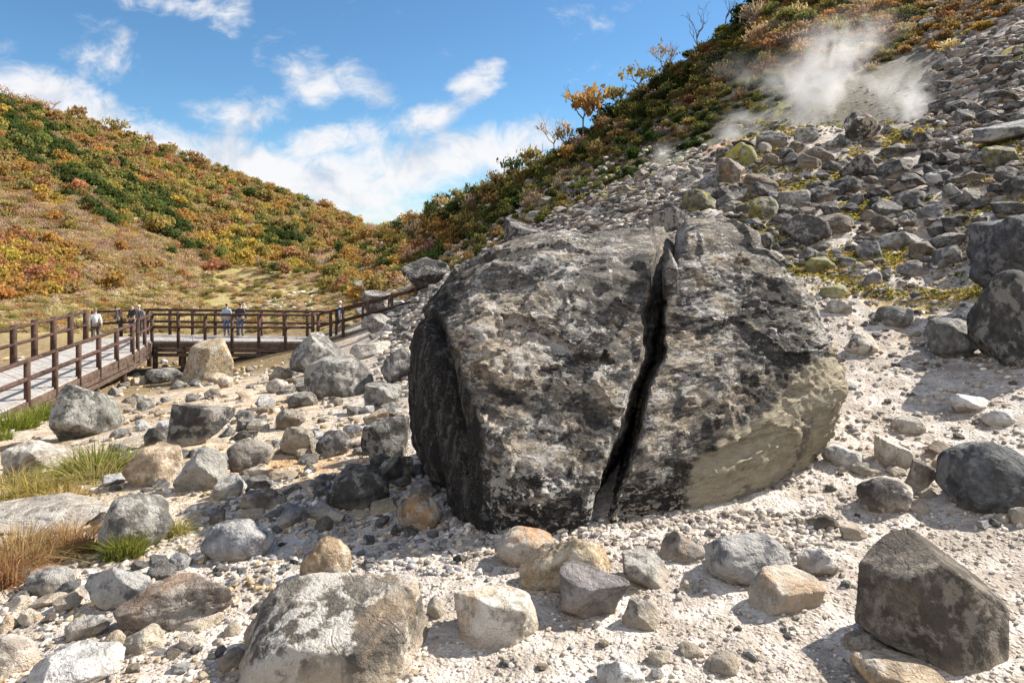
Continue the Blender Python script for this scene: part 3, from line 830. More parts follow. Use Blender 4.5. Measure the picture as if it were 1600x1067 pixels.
    t.put(bp.inputs['Height'], h); t.put(b.inputs['Normal'], bp.outputs[0])
    return m


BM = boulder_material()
B0 = np.array([0.75, 5.0, -1.85])
boulder = tag(link('split_boulder', None, (), tuple(B0)), 'huge dark weathered boulder split from top to foot by a black crack', 'boulder')
for s, lb in ((-1, 'wider half of the boulder with a side facet painted dark as shade'), (1, 'half of the boulder with a smooth tan underside')):
    p, f, rel = half(s)
    rc = rel
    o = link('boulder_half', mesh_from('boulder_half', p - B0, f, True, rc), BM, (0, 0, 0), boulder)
    o.data.set_sharp_from_angle(angle=R(38)); o['label'] = lb
# the sliver of rock wedged in the top of the crack
v, f = rock_verts(501, 'a', 5)
wv = fit_rock(v, (1034, 388, 1060, 470), dep=1.0, sink=0, d0=5.24)
o = link('rock_wedge', mesh_from('rock_wedge', wv - B0, f, True, np.full((len(wv), 3), .5)), BM, (0, 0, 0), boulder)
o['label'] = 'sliver of rock caught between the two halves'
# ------------------------------------------------------------------ rocks, each where the photo has it
# (left, top, right, bottom) in the photo, stone, shape, tilt, depth ratio, label
ROCKS = [
 # --- about the boardwalk and the valley side
 (76, 597, 194, 685, 'G', 'm', -8, .9, 'grey boulder with a dark flank beside the first boardwalk run and the green grass'),
 (262, 631, 368, 697, 'D', 'k', 4, .8, 'dark angular block standing alone on pale sand, flat faced'),
 (224, 666, 266, 697, 'D', 'm', 0, .9, 'small dark stone leaning on the dark angular block'),
 (191, 689, 288, 763, 'T', 'm', -14, .9, 'layered tan and grey rock with a rounded orange top beside the green tuft'),
 (271, 696, 356, 769, 'G', 'm', 8, .9, 'grey rock with one pale lit face next to the layered tan rock'),
 (326, 739, 386, 780, 'W', 'm', -8, .8, 'small white stone in front of two grey rocks'),
 (354, 685, 429, 739, 'N', 'r', 0, .9, 'brownish grey rock with a touch of yellow moss, behind the small white stone'),
 (153, 770, 270, 862, 'G', 'r', 0, .9, 'lichen mottled grey rock with a grass tuft growing at its foot'),
 (226, 574, 290, 599, 'G', 'r', 0, .8, 'low grey stone under the corner posts of the boardwalk'),
 (284, 527, 366, 595, 'T', 'k', 6, .8, 'tall tan boulder standing against the side of the boardwalk'),
 (339, 588, 363, 607, 'O', 'r', 0, .9, 'little orange brown stone in front of the tall tan boulder'),
 (0, 688, 108, 746, 'P', 'f', 8, 1.3, 'pale flat outcrop below the green grass by the boardwalk'),
 (-20, 770, 172, 832, 'P', 'f', -4, 1.2, 'broad pale slab of rock behind the reddish dry grass'),
 (451, 517, 541, 587, 'G', 'a', -10, .9, 'grey boulder with a dark shaded front, behind the pale topped rounded one'),
 (475, 555, 584, 623, 'G', 'r', -6, .9, 'rounded boulder, pale on top and brown below, casting a long shadow'),
 (594, 544, 655, 602, 'G', 'm', 0, .9, 'grey boulder partly hidden by the dark facet of the split boulder'),
 (415, 591, 453, 615, 'P', 'r', 0, .9, 'small pale egg shaped stone on the sand beside the rounded boulder'),
 (567, 596, 626, 640, 'G', 'm', 10, .9, 'grey stone with a pale back, in front of the rounded boulder'),
 (430, 637, 478, 671, 'N', 'm', 0, .9, 'brown grey stone standing alone below the long shadow'),
 (546, 534, 614, 559, 'P', 'f', -6, .9, 'low pale stone uphill of the rounded boulder'),
 (563, 490, 620, 519, 'G', 'm', 0, .9, 'grey rock just under the rising boardwalk'),
 (563, 651, 642, 723, 'D', 'k', 0, .8, 'dark square block close to the left side of the split boulder'),
 (436, 665, 496, 714, 'T', 'm', 10, .9, 'tan rock with a shaded brown front next to a smaller grey tan one'),
 (491, 671, 552, 713, 'G', 'm', -10, .9, 'grey stone with a tan back between the tan rock and the dark square block'),
 (384, 654, 422, 674, 'P', 'r', 0, .9, 'small pale stone to the side of the brown grey stone'),
 (532, 662, 569, 686, 'B', 'm', 0, .9, 'bluish stone tucked behind the dark square block'),
 (510, 725, 608, 798, 'D', 'r', 0, .9, 'dark rounded boulder with a hollow black front'),
 (586, 712, 646, 758, 'G', 'm', 0, .9, 'dark grey rock with a white top behind the hollow dark boulder'),
 (620, 770, 692, 830, 'O', 'r', 0, .95, 'round orange brown rock at the shaded corner of the split boulder'),
 (375, 762, 449, 798, 'N', 'm', 4, .9, 'flat brown rock lying on sunlit sand'),
 (385, 724, 441, 754, 'O', 'm', 6, .8, 'low orange tan rock behind the flat brown rock'),
 (416, 734, 466, 754, 'T', 'm', 0, .8, 'tan stone touching the low orange tan rock'),
 (431, 784, 483, 827, 'B', 'm', -16, .9, 'smooth blue grey stone leaning in the shade'),
 (479, 781, 526, 813, 'B', 'm', 0, .9, 'blue grey stone under the hollow dark boulder'),
 (503, 796, 542, 820, 'B', 'f', 0, .9, 'flat pale blue stone below the hollow dark boulder'),
 (326, 794, 353, 821, 'D', 'm', 0, .9, 'small dark stone above the big smooth blue grey rock'),
 (374, 793, 415, 812, 'N', 'r', 0, .8, 'small brown stone above the big smooth blue grey rock'),
 (576, 777, 624, 809, 'N', 'm', -10, .9, 'brown stone beside the round orange rock'),
 (468, 837, 550, 912, 'O', 'r', 0, .9, 'half buried rock with a rusty orange patch in the shade'),
 (541, 796, 579, 812, 'D', 'f', 0, .9, 'flat dark stone in the shade behind the brown stone'),
 (640, 748, 684, 778, 'B', 'f', 0, .9, 'flat bluish slab against the dark facet of the split boulder'),
 (626, 403, 708, 456, 'D', 'a', 10, .9, 'black cracked boulder on the skyline above the end of the boardwalk'),
 (562, 453, 616, 497, 'G', 'a', 0, .9, 'pale backed boulder behind the rising railing'),
 (784, 341, 860, 391, 'D', 'k', 6, .8, 'black cube shaped boulder on the skyline behind the split boulder'),
 # --- lower foreground
 (312, 810, 431, 879, 'B', 'r', -5, .8, 'big smooth blue grey rock with a tan base'),
 (175, 893, 368, 986, 'N', 'f', -14, .6, 'long brown slab shaped rock with a pale upper face'),
 (137, 884, 241, 953, 'B', 'f', -22, .7, 'bluish layered slab behind the long brown slab'),
 (35, 884, 119, 932, 'G', 'r', -8, .8, 'purplish grey rock at the edge of the reddish dry grass'),
 (10, 929, 51, 957, 'P', 'm', 0, .9, 'small pale stone beside the orange one, under the dry grass'),
 (26, 949, 67, 978, 'O', 'm', 0, .9, 'small bright orange stone'),
 (-6, 959, 30, 990, 'O', 'f', 0, .9, 'orange brown stone cut by the edge of the picture'),
 (100, 960, 177, 1003, 'B', 'f', -10, .8, 'blue green flat stone next to the long brown slab'),
 (190, 974, 258, 1022, 'P', 'm', -8, .9, 'pale tan stone under the end of the long brown slab'),
 (278, 986, 323, 1019, 'W', 'm', 0, .9, 'small white rounded stone on sunlit sand'),
 (-14, 990, 62, 1060, 'P', 'm', 0, .9, 'pale cream rock in the bottom corner'),
 (33, 999, 197, 1094, 'W', 'm', -4, .9, 'large pale grey rock at the bottom edge with a dark end'),
 (44, 925, 108, 951, 'N', 'f', -8, .9, 'flat brown stone under the purplish grey rock'),
 (82, 924, 134, 958, 'G', 'f', -12, .9, 'flat grey stone between purplish rock and layered slab'),
 (160, 983, 198, 1013, 'N', 'm', 0, .9, 'small brown stone between the blue green and the pale tan stones'),
 (258, 948, 352, 986, 'P', 'k', -8, .9, 'pale broken chunk in front of the long brown slab'),
 (340, 1010, 384, 1053, 'D', 'r', 0, .9, 'dark grey cobble at the foot of the large mottled rock'),
 (349, 970, 378, 998, 'G', 'r', 0, .9, 'grey cobble just above the dark grey one'),
 (367, 895, 672, 1100, 'L', 'l', 0, .85, 'large mottled rock, flat sunlit top and pitted black front'),
 (776, 821, 867, 886, 'O', 'r', 0, .9, 'rounded grey stone with a rusty orange top below the split boulder'),
 (811, 841, 957, 934, 'T', 'm', 8, .8, 'rough cream tan rock behind the grey faceted one'),
 (872, 876, 983, 967, 'G', 'a', 4, .9, 'grey faceted rock sitting in white gravel'),
 (967, 854, 1056, 923, 'G', 'a', 14, .9, 'angular grey stone with a sloping top, below the foot of the crack'),
 (709, 913, 846, 1006, 'C', 'k', 0, .8, 'cream block with an orange band and a notch in its top'),
 (971, 933, 1032, 986, 'G', 'a', 0, .9, 'small grey faceted stone alone on white gravel'),
 (1012, 1014, 1051, 1042, 'P', 'a', 0, .9, 'pale pointed pebble on white gravel'),
 (932, 1032, 1008, 1090, 'W', 'm', 0, .9, 'white stone cut by the bottom edge'),
 (667, 929, 694, 967, 'P', 'r', 0, .9, 'little white stone at the corner of the large mottled rock'),
 (1030, 829, 1107, 881, 'N', 'm', 6, .9, 'brown stone pushed against the foot of the split boulder'),
 (1100, 830, 1236, 915, 'B', 'r', 4, .85, 'rounded blue grey rock with a dark top behind the cream block'),
 (1168, 880, 1289, 960, 'C', 'k', 6, .85, 'cream block with a flat white top and tan side'),
 (1244, 855, 1311, 904, 'W', 'm', 0, .9, 'half buried grey stone with a white top behind the cream block'),
 (1060, 999, 1102, 1030, 'N', 'm', 0, .9, 'brown and white pebble above a larger grey one'),
 (1100, 1014, 1156, 1055, 'G', 'r', 0, .9, 'round grey pebble with white specks near the bottom edge'),
 (1065, 906, 1083, 923, 'O', 'r', 0, .9, 'tiny pinkish pebble beside the rounded blue grey rock'),
 (1256, 803, 1312, 831, 'D', 'a', 0, .9, 'dark jagged stone on the gravel to the side of the split boulder'),
 (1311, 820, 1358, 845, 'N', 'm', 0, .9, 'brown stone behind the dark standing rock'),
 (1335, 825, 1578, 1072, 'E', 'E', 0, .75, 'large dark standing rock with a slanting back, tilted on smaller stones'),
 (1326, 1012, 1492, 1092, 'T', 'm', 6, .9, 'tan and orange rock carrying the dark standing rock'),
 (1318, 985, 1366, 1024, 'D', 'r', 0, .9, 'dark cobble at the foot of the dark standing rock'),
 # --- to the right of the boulder
 (1391, 648, 1448, 680, 'P', 'r', 0, .9, 'pale grey stone with a dark top, alone on the sand'),
 (1365, 678, 1432, 732, 'P', 'k', 0, .9, 'cream stone with one square shaded face'),
 (1281, 694, 1350, 735, 'W', 'm', 6, .9, 'pale stone showing from behind the tan underside of the split boulder'),
 (1328, 722, 1377, 746, 'G', 'r', 0, .9, 'small grey stone in front of the pale one'),
 (1338, 744, 1427, 803, 'K', 'r', 0, .9, 'round rock, black on top and cream below'),
 (1414, 716, 1465, 768, 'N', 'm', 0, .9, 'purple brown stone leaning on the big blue black boulder'),
 (1444, 688, 1495, 716, 'N', 'm', 0, .9, 'flat topped brown stone behind the purple brown one'),
 (1455, 709, 1492, 736, 'O', 'm', 0, .9, 'tan orange stone between two brown ones'),
 (1460, 689, 1640, 802, 'Q', 'r', 0, .8, 'big smooth blue black boulder at the right edge'),
 (1573, 792, 1612, 826, 'P', 'r', 0, .9, 'cream cobble under the big blue black boulder'),
 (1485, 615, 1547, 647, 'W', 'f', 0, .9, 'low white grey stone bedded in the sand'),
 (1532, 641, 1590, 670, 'W', 'f', 0, .9, 'low grey stone to the right of the low white grey one'),
 (1383, 728, 1419, 747, 'P', 'f', 0, .9, 'small pale stone under the cream square faced stone'),
 (1417, 779, 1453, 803, 'P', 'm', 0, .9, 'small pale stone against the round black and cream rock'),
 (1430, 762, 1467, 781, 'G', 'f', 0, .9, 'flat grey stone at the base of the purple brown stone'),
 (1559, 805, 1579, 820, 'P', 'r', 0, .9, 'pebble beside the cream cobble'),
 (1320, 519, 1374, 558, 'K', 'r', 0, .9, 'round stone with a dark cap and pale belly on open sand'),
 (1367, 477, 1428, 513, 'G', 'r', 0, .9, 'dome shaped grey stone above the dark capped one'),
 (1286, 467, 1333, 494, 'P', 'a', 0, .9, 'pale wedge shaped stone above the shoulder of the split boulder'),
 (1442, 496, 1535, 566, 'G', 'm', 8, .9, 'grey boulder with a black side beside the great pitted boulder'),
 (1510, 421, 1680, 583, 'D', 'm', 0, .8, 'great pitted black boulder at the right edge'),
 (1505, 328, 1720, 470, 'Q', 'm', -16, .8, 'great smooth grey boulder behind the pitted black one'),
 (1514, 358, 1560, 412, 'D', 'm', 0, .9, 'dark rock half hidden by the great smooth boulder'),
 (1453, 383, 1506, 428, 'G', 'm', 0, .9, 'round grey boulder under a mossy bank'),
 (1401, 406, 1454, 433, 'G', 'm', 0, .9, 'grey rock touching the round grey boulder'),
 (1349, 424, 1379, 447, 'G', 'r', 0, .9, 'small pale faced stone under the moss streak'),
 (1257, 400, 1310, 428, 'M', 'm', 8, .9, 'olive brown flat rock above the shoulder of the split boulder'),
 (1335, 375, 1378, 411, 'B', 'a', 0, .9, 'blue grey rock at the end of the yellow moss streak'),
 (1374, 362, 1442, 394, 'B', 'f', -12, .9, 'long dark blue rock lying in yellow moss'),
 (1313, 402, 1338, 418, 'B', 'm', 0, .9, 'little blue stone at the foot of the blue grey rock'),
 (1281, 444, 1330, 469, 'M', 'r', 0, .9, 'low mossy dome of rock at the shoulder of the split boulder'),
 (1217, 333, 1300, 391, 'D', 'm', 0, .9, 'big dark grey boulder just uphill of the split boulder, rusty at its base'),
 (1247, 386, 1284, 411, 'G', 'm', 0, .9, 'grey stone below the big dark grey boulder'),
 # --- the scree and its skyline
 (1318, 173, 1377, 222, 'K', 'm', 0, .9, 'big boulder on the scree crest in front of the steam, pale at its base'),
 (1311, 238, 1379, 284, 'D', 'm', 0, .9, 'dark boulder with a grey top below the crest boulder'),
 (1169, 307, 1217, 343, 'M', 'm', 0, .9, 'dark boulder with a mossy side, lower of a pair on the scree'),
 (1215, 297, 1269, 333, 'G', 'm', -6, .9, 'grey green boulder beside the mossy sided one'),
 (1154, 226, 1184, 262, 'M', 'r', 0, .9, 'dark rock under the yellow sulphur mound'),
 (1182, 222, 1207, 245, 'N', 'm', 0, .9, 'brown rock beside the yellow sulphur mound'),
 (1189, 206, 1229, 227, 'P', 'r', 0, .9, 'pale domed rock on the scree crest near the sulphur'),
 (1240, 199, 1280, 225, 'G', 'm', 0, .9, 'grey rock on the crest with pale edges, at the foot of the larger steam plume'),
 (1304, 209, 1322, 227, 'G', 'm', 0, .9, 'small rock at the side of the crest boulder'),
 (1445, 264, 1492, 298, 'V', 'm', 0, .9, 'black rock with a white frame shaped vein'),
 (1386, 297, 1450, 330, 'G', 'm', -10, .9, 'long grey rock with a white back edge'),
 (1471, 286, 1507, 313, 'G', 'm', 0, .9, 'pale grey rock below the veined black one'),
 (1534, 227, 1600, 267, 'M', 'a', -8, .9, 'dark green ridge shaped rock high on the scree, amid orange soil'),
 (1518, 191, 1640, 224, 'B', 'f', -12, .9, 'long dark slab high on the scree at the picture edge'),
 (1434, 233, 1464, 258, 'D', 'm', 0, .9, 'small black rock between crest and the veined rock'),
 (1567, 274, 1630, 310, 'D', 'm', -10, .9, 'dark rock cut by the picture edge above the orange soil'),
 (1513, 294, 1535, 311, 'O', 'r', 0, .9, 'little orange brown stone right of the pale grey rock'),
 (1429, 319, 1477, 343, 'B', 'm', -8, .9, 'blue grey rock above the bright yellow moss'),
 (1549, 306, 1573, 321, 'G', 'm', 0, .9, 'small grey stone high on the orange soil'),
 (1476, 256, 1506, 277, 'D', 'm', 0, .9, 'black rock directly above the veined one'),
 (1374, 195, 1396, 215, 'D', 'm', 0, .9, 'small dark rock by the smaller steam plume'),
 (1408, 201, 1427, 223, 'D', 'a', 0, .9, 'dark pointed rock under the smaller steam plume'),
 (1117, 247, 1164, 288, 'N', 'm', 0, .9, 'rounded brown grey boulder on the scree below the yellow mound'),
 (1013, 322, 1071, 368, 'D', 'm', 0, .9, 'dark boulder with a pale back, just above the top of the crack'),
 (1062, 295, 1119, 333, 'M', 'f', 0, .9, 'flat topped grey rock with a mossy front above the split boulder'),
 (1089, 276, 1121, 296, 'B', 'm', 0, .9, 'blue grey stone left of the rounded brown grey boulder'),
 (1056, 270, 1076, 286, 'G', 'a', 0, .9, 'small grey stone at the end of the sulphur bank'),
 (1133, 222, 1178, 254, 'Y', 'm', 0, .9, 'yellow green sulphur crusted mound on the scree crest'),
 (1033, 274, 1058, 292, 'P', 'm', 0, .9, 'pale stone at the lower end of the sulphur bank'),
]
RM.update({
 'L': rock_material('stone_mottled', cb=.10, lichen=0.75, stain=0.35, dark=1.0, stain_col=(0.42, 0.27, 0.14), lichen_col=(0.52, 0.49, 0.45)),
 'C': rock_material('stone_cream', lichen=0.7, stain=0.38, dark=0.25, stain_col=(0.45, 0.24, 0.08), lichen_col=(0.62, 0.6, 0.56)),
 'E': rock_material('basalt_brown', cb=.05, lichen=0.5, stain=0.12, dark=0.8, lichen_col=(0.33, 0.29, 0.24), stain_col=(0.3, .25, .18)),
 'K': rock_material('stone_capped', cb=.06, lichen=1.0, stain=0.15, dark=1.0, lichen_col=(0.55, 0.50, 0.43)),
 'Q': rock_material('basalt_bluish', lichen=0.30, stain=0.12, dark=0.6, lichen_col=(0.35, 0.35, 0.36), stain_col=(.22, .2, .08)),
 'V': rock_material('basalt_veined', lichen=0.7, stain=0.0, dark=0.6, lichen_col=(0.6, 0.6, 0.6)),
 'Y': rock_material('stone_sulphur', lichen=0.5, stain=0.7, dark=0.3, stain_col=(0.45, 0.40, 0.06), lichen_col=(0.55, 0.52, 0.35)),
})
RC.update({'L': (0.26, 0.235, 0.205), 'C': (0.46, 0.42, 0.37), 'E': (0.155, 0.135, 0.118), 'K': (0.20, 0.185, 0.17), 'Q': (0.105, 0.11, 0.12), 'V': (0.10, 0.095, 0.09), 'Y': (0.36, 0.33, 0.15)})


def standing_rock_verts():
    """the tall dark rock: steep left side, broad leaning face, back that slants down to the right"""
    d, f = ico(6)
    pl = [((-1, -.12, .10), .93), ((-.72, -.70, .0), .92), ((.10, -.95, .30), .80), ((.42, -.86, .26), .80), ((.62, -.1, .78), .70), ((.80, -.3, .52), .85), ((.98, 0, .1), .93), ((.9, -.4, -.1), .93),
          ((-.30, 0, .95), .93), ((-.6, .0, .8), .98), ((-.34, -.1, -.94), .78), ((0.2, 0.1, -1), .92), ((0, 1, 0), .9), ((.5, .8, 0), .9), ((-.6, .8, 0), .9)]
    k = np.array([np.array(n) / np.linalg.norm(n) for n, h in pl]); h = np.array([h for n, h in pl])
    g = np.maximum(d @ k.T, 0) / h
    r = 1 / (g ** 55).sum(1) ** (1 / 55)
    r = r * (1 + 0.035 * fbm(d * 2.5, 3, seed=4) + 0.03 * fbm(d * 7, 4, gain=.6, seed=14) + .014 * fbm(d * 24, 3, seed=9))
    v = d * r[:, None]
    v -= (v.max(0) + v.min(0)) / 2; v /= (v.max(0) - v.min(0)) / 2
    return v, f


_rg = np.random.default_rng(77)
ROCK_XY = []          # (x, y, radius) of what stands on the ground
for i, (x0, y0, x1, y1, sty, shp, tl, dep, lb) in enumerate(ROCKS):
    W = max(x1 - x0, y1 - y0)
    lod = 6 if W > 105 else 5 if W > 42 else 4
    if shp == 'E': v, f = standing_rock_verts()
    else: v, f = rock_verts(1000 + i * 7, shp, lod)
    sink = 0.02 if W > 200 else (0.14 if shp in 'rmk' else 0.10)
    d0 = None
    if sty == 'E': d0 = 2.78
    wv = fit_rock(v, (x0, y0, x1, y1), dep, 0, sink, d0)
    if tl:
        cc = wv.mean(0); wv = tilt(wv - cc, tl * .8) + cc
    c = np.array(RC[sty]) * (1 + .13 * _rg.normal()) * (1 + .012 * _rg.normal(size=3))
    name = 'boulder' if W > 75 or y0 < 340 and W > 40 else ('rock' if W > 45 else 'stone')
    if y1 < 500: name = 'scree_' + name
    cat = {'boulder': 'boulder', 'rock': 'rock', 'stone': 'stone'}[name.split('_')[-1]]
    stand(name, wv, f, RM[sty], np.clip(c, .02, .8), lb, cat)
    ROCK_XY.append((wv[:, 0].mean(), wv[:, 1].mean(), (wv[:, 0].max() - wv[:, 0].min()) / 2))
# ------------------------------------------------------------------ the wooden boardwalk
def wood_material(name, c1, c2, rough=0.8, along=(1, 1, 1)):
    m = bpy.data.materials.new(name); m.use_nodes = True
    t = NT(m.node_tree); b = t.n['Principled BSDF']
    co = t.new('ShaderNodeTexCoord').outputs['Object']
    oi = t.new('ShaderNodeObjectInfo').outputs['Random']
    n = t.noise(t.mapping(co, scale=along), 6.0, 6, 0.65); n2 = t.noise(co, 1.3, 3)
    col = t.mix(t.ramp(t.math('ADD', n, t.math('MULTIPLY', n2, .4)), .5, .9), c1, c2)
    col = t.mix(t.math('MULTIPLY', oi, .35), col, t.mix(1.0, col, (.6, .58, .56), 'MULTIPLY'))
    t.put(b.inputs['Base Color'], col); b.inputs['Roughness'].default_value = rough
    b.inputs['Specular IOR Level'].default_value = .2
    bp = t.new('ShaderNodeBump'); bp.inputs['Strength'].default_value = .5; bp.inputs['Distance'].default_value = .02
    t.put(bp.inputs['Height'], n); t.put(b.inputs['Normal'], bp.outputs[0])
    return m


WOOD = wood_material('wood_dark_stained', (0.040, 0.022, 0.018), (0.10, 0.06, 0.046))
WOODB = wood_material('wood_beam', (0.05, 0.033, 0.027), (0.14, 0.098, 0.076))
DECK = wood_material('wood_deck_grey', (0.27, 0.25, 0.235), (0.42, 0.40, 0.38))


def box_between(a, b, wd, ht, ext=0.0):
    """bar from a to b with a rectangular section, edges slightly broken"""
    a = np.array(a, float); b = np.array(b, float)
    t = b - a; L = np.linalg.norm(t); t /= L
    a = a - t * ext; b = b + t * ext
    up = np.array([0, 0, 1.0]) if abs(t[2]) < .9 else np.array([0, 1.0, 0])
    s = np.cross(t, up); s /= np.linalg.norm(s); u = np.cross(s, t)
    c = min(wd, ht) * .15
    sec = [(-wd / 2 + c, -ht / 2), (wd / 2 - c, -ht / 2), (wd / 2, -ht / 2 + c), (wd / 2, ht / 2 - c), (wd / 2 - c, ht / 2), (-wd / 2 + c, ht / 2), (-wd / 2, ht / 2 - c), (-wd / 2, -ht / 2 + c)]
    return prism(a, b, s, u, sec)


def prism(a, b, s, u, sec):
    n = len(sec)
    v = [a + s * x + u * y for x, y in sec] + [b + s * x + u * y for x, y in sec]
    q = [[i, (i + 1) % n, n + (i + 1) % n, n + i] for i in range(n)]
    return np.array(v), q, [list(range(n))[::-1], list(range(n, 2 * n))]


def pole_between(a, b, r, n=10, ext=0.0):
    a = np.array(a, float); b = np.array(b, float)
    t = b - a; L = np.linalg.norm(t); t /= L
    a = a - t * ext; b = b + t * ext
    up = np.array([0, 0, 1.0]) if abs(t[2]) < .9 else np.array([0, 1.0, 0])
    s = np.cross(t, up); s /= np.linalg.norm(s); u = np.cross(s, t)
    return prism(a, b, s, u, [(r * math.cos(6.2832 * k / n), r * math.sin(6.2832 * k / n)) for k in range(n)])


def pm(name, pieces, mat, parent, org, smooth=False):
    """join prisms into one mesh object, in the parent's space"""
    me = bpy.data.meshes.new(name); V, Fc, o = [], [], 0
    for v, q, caps in pieces:
        V += [tuple(x - org) for x in v]
        Fc += [[i + o for i in f] for f in q] + [[i + o for i in f] for f in caps]
        o += len(v)
    me.from_pydata(V, [], Fc); me.update()
    if smooth: me.polygons.foreach_set('use_smooth', np.array([len(f) == 4 for f in Fc]))
    return link(name, me, mat, (0, 0, 0), parent)


ZD = -5.25


def railing(label, pts, spacing, hgt=1.45, below=0.35, prad=0.075, rrad=0.055, rails=(0.97, 0.52), grp='railings of the boardwalk', flat_posts=False):
    """posts (each a part) and round rails (each a part) along a line of points"""
    pts = [np.array(p, float) for p in pts]
    org = pts[0].copy()
    root = tag(link('boardwalk_railing', None, (), tuple(org)), label, 'railing', grp)
    seg = [np.linalg.norm(b - a) for a, b in zip(pts[:-1], pts[1:])]
    tot = sum(seg); n = max(1, int(round(tot / spacing)))
    cum = np.concatenate([[0], np.cumsum(seg)])
    rg = np.random.default_rng(int(tot * 100))
    for k in range(n + 1):
        s = tot * k / n
        p = np.array([np.interp(s, cum, [q[i] for q in pts]) for i in range(3)])
        h = hgt * (1 + .02 * rg.normal())
        lean = np.array([rg.normal() * .012, rg.normal() * .012, 0])
        top = p + np.array([0, 0, h]) + lean
        body = pole_between(p - np.array([0, 0, below]), top - [0, 0, .02], prad, 10) if not flat_posts else box_between(p - np.array([0, 0, below]), top - [0, 0, .02], prad * 1.8, prad * 1.8)
        cap = pole_between(top - np.array([0, 0, .02]), top, prad * .8, 10)
        pm('post', [body, cap], WOOD, root, org, True)
    for fr in rails:
        for a, b in zip(pts[:-1], pts[1:]):
            pm('rail', [pole_between(a + np.array([0, 0, hgt * fr - .03]), b + np.array([0, 0, hgt * fr - .03]), rrad, 10, .06)], WOOD, root, org, True)
    return root


def deck_run(label, near, far, beams=True, legs=(), thick=0.07):
    """a run of deck between two edge lines of equal count: planks across, stringers beneath, legs to the ground"""
    near = [np.array(p, float) for p in near]; far = [np.array(p, float) for p in far]
    org = (near[0] + far[0]) / 2
    root = tag(link('boardwalk', None, (), tuple(org)), label, 'boardwalk', 'runs of the boardwalk')
    pl = []
    rg = np.random.default_rng(3)
    for i in range(len(near) - 1):
        L = np.linalg.norm(near[i + 1] - near[i]); n = max(2, int(L / 0.155))
        for k in range(n):
            f0 = (k + .03) / n; f1 = (k + .97) / n
            q = [near[i] + (near[i + 1] - near[i]) * f0, near[i] + (near[i + 1] - near[i]) * f1, far[i] + (far[i + 1] - far[i]) * f1, far[i] + (far[i + 1] - far[i]) * f0]
            dz = rg.normal() * .004
            top = [p + np.array([0, 0, dz]) for p in q]; bot = [p - np.array([0, 0, thick]) for p in q]
            v = np.array(top + bot)
            pl.append((v, [[0, 1, 5, 4], [1, 2, 6, 5], [2, 3, 7, 6], [3, 0, 4, 7]], [[3, 2, 1, 0], [4, 5, 6, 7]]))
    pm('deck', pl, DECK, root, org)
    for i in range(len(near) - 1):
        out_ = near[i] - far[i]; out_ = out_ / np.linalg.norm(out_) * .06
        for e in (0.0, 0.5, 1.0):
            a = near[i] + (far[i] - near[i]) * e; b = near[i + 1] + (far[i + 1] - near[i + 1]) * e
            dz = np.array([0, 0, thick + .15])
            pm('stringer', [box_between(a - dz, b - dz, .14, .28)], WOODB, root, org)
            if e == 0: pm('fascia_board', [box_between(a - dz * 2.15 + out_, b - dz * 2.15 + out_, .09, .2), box_between(a - dz * 3.3 + out_, b - dz * 3.3 + out_, .09, .18)], WOODB, root, org)
    for (i, fr) in legs:
        for e in (0.04, 0.96):
            a = near[i] + (near[i + 1] - near[i]) * fr; b = far[i] + (far[i + 1] - far[i]) * fr
            p = a + (b - a) * e
            g = float(H(p[0], p[1])) - .3
            if g < p[2] - .5:
                pm('support_post', [pole_between((p[0], p[1], g), (p[0], p[1], p[2] - thick - .3), .13, 10)], WOODB, root, org, True)
        pm('cross_beam', [box_between(a - np.array([0, 0, thick + .42]), b - np.array([0, 0, thick + .42]), .18, .22, .15)], WOODB, root, org)
    return root


A_n0, A_n1 = np.array([-14.6, 15.0, ZD]), np.array([-17.9, 32.2, ZD])
A_f0, A_f1 = np.array([-19.6, 19.0, ZD]), np.array([-22.6, 36.2, ZD])
B_n0, B_n1 = A_n1 + np.array([-1.0, 3.6, 0]), np.array([-10.4, 35.6, ZD])
B_f0, B_f1 = np.array([-20.6, 38.3, ZD]), np.array([-9.9, 37.3, ZD])
C_n1 = np.array([-4.6, 36.6, -3.75]); C_f1 = np.array([-4.2, 38.2, -3.75]); C_n2 = np.array([-1.6, 37.5, -2.6]); C_f2 = np.array([-1.4, 39, -2.6])
lerp = lambda a, b, t: a + (b - a) * t
deck_run('near run of grey planked boardwalk beside the green grass', [A_n0, lerp(A_n0, A_n1, .5), A_n1], [A_f0, lerp(A_f0, A_f1, .5), A_f1], legs=[(0, .55), (1, .05), (1, .55), (1, .9)])
deck_run('level run of boardwalk where the couple stands, over a shaded hollow', [A_n1 + np.array([0, .02, 0]), B_n0, lerp(B_n0, B_n1, .5), B_n1], [A_f1 + np.array([0, .02, 0]), B_f0, lerp(B_f0, B_f1, .5), B_f1],
         legs=[(1, .05), (1, .4), (1, .85), (2, .35), (2, .8)])
deck_run('rising run of boardwalk that climbs towards the split boulder', [B_n1 + np.array([.02, 0, 0]), C_n1, C_n2], [B_f1 + np.array([.02, 0, 0]), C_f1, C_f2], legs=[(0, .5), (0, .95), (1, .9)])
railing('near side railing of the first boardwalk run, above the green grass', [A_n0, lerp(A_n0, A_n1, .5), A_n1], 1.9, 1.34, .5, .10, .075)
railing('thick posted railing on the valley side of the first boardwalk run', [A_f0, lerp(A_f0, A_f1, .5), A_f1], 1.8, 1.62, .3, .135, .07, rails=(.93, .5))
railing('railing of the level run on the boulder strewn side', [A_n1 + np.array([-.25, .9, 0]), B_n0, B_n1], 1.35, 1.45, .75, .09, .07)
railing('railing of the level run on the meadow side, behind the people', [A_f1 + np.array([-.1, .8, 0]), B_f0, B_f1], 1.3, 1.45, .3, .09, .07)
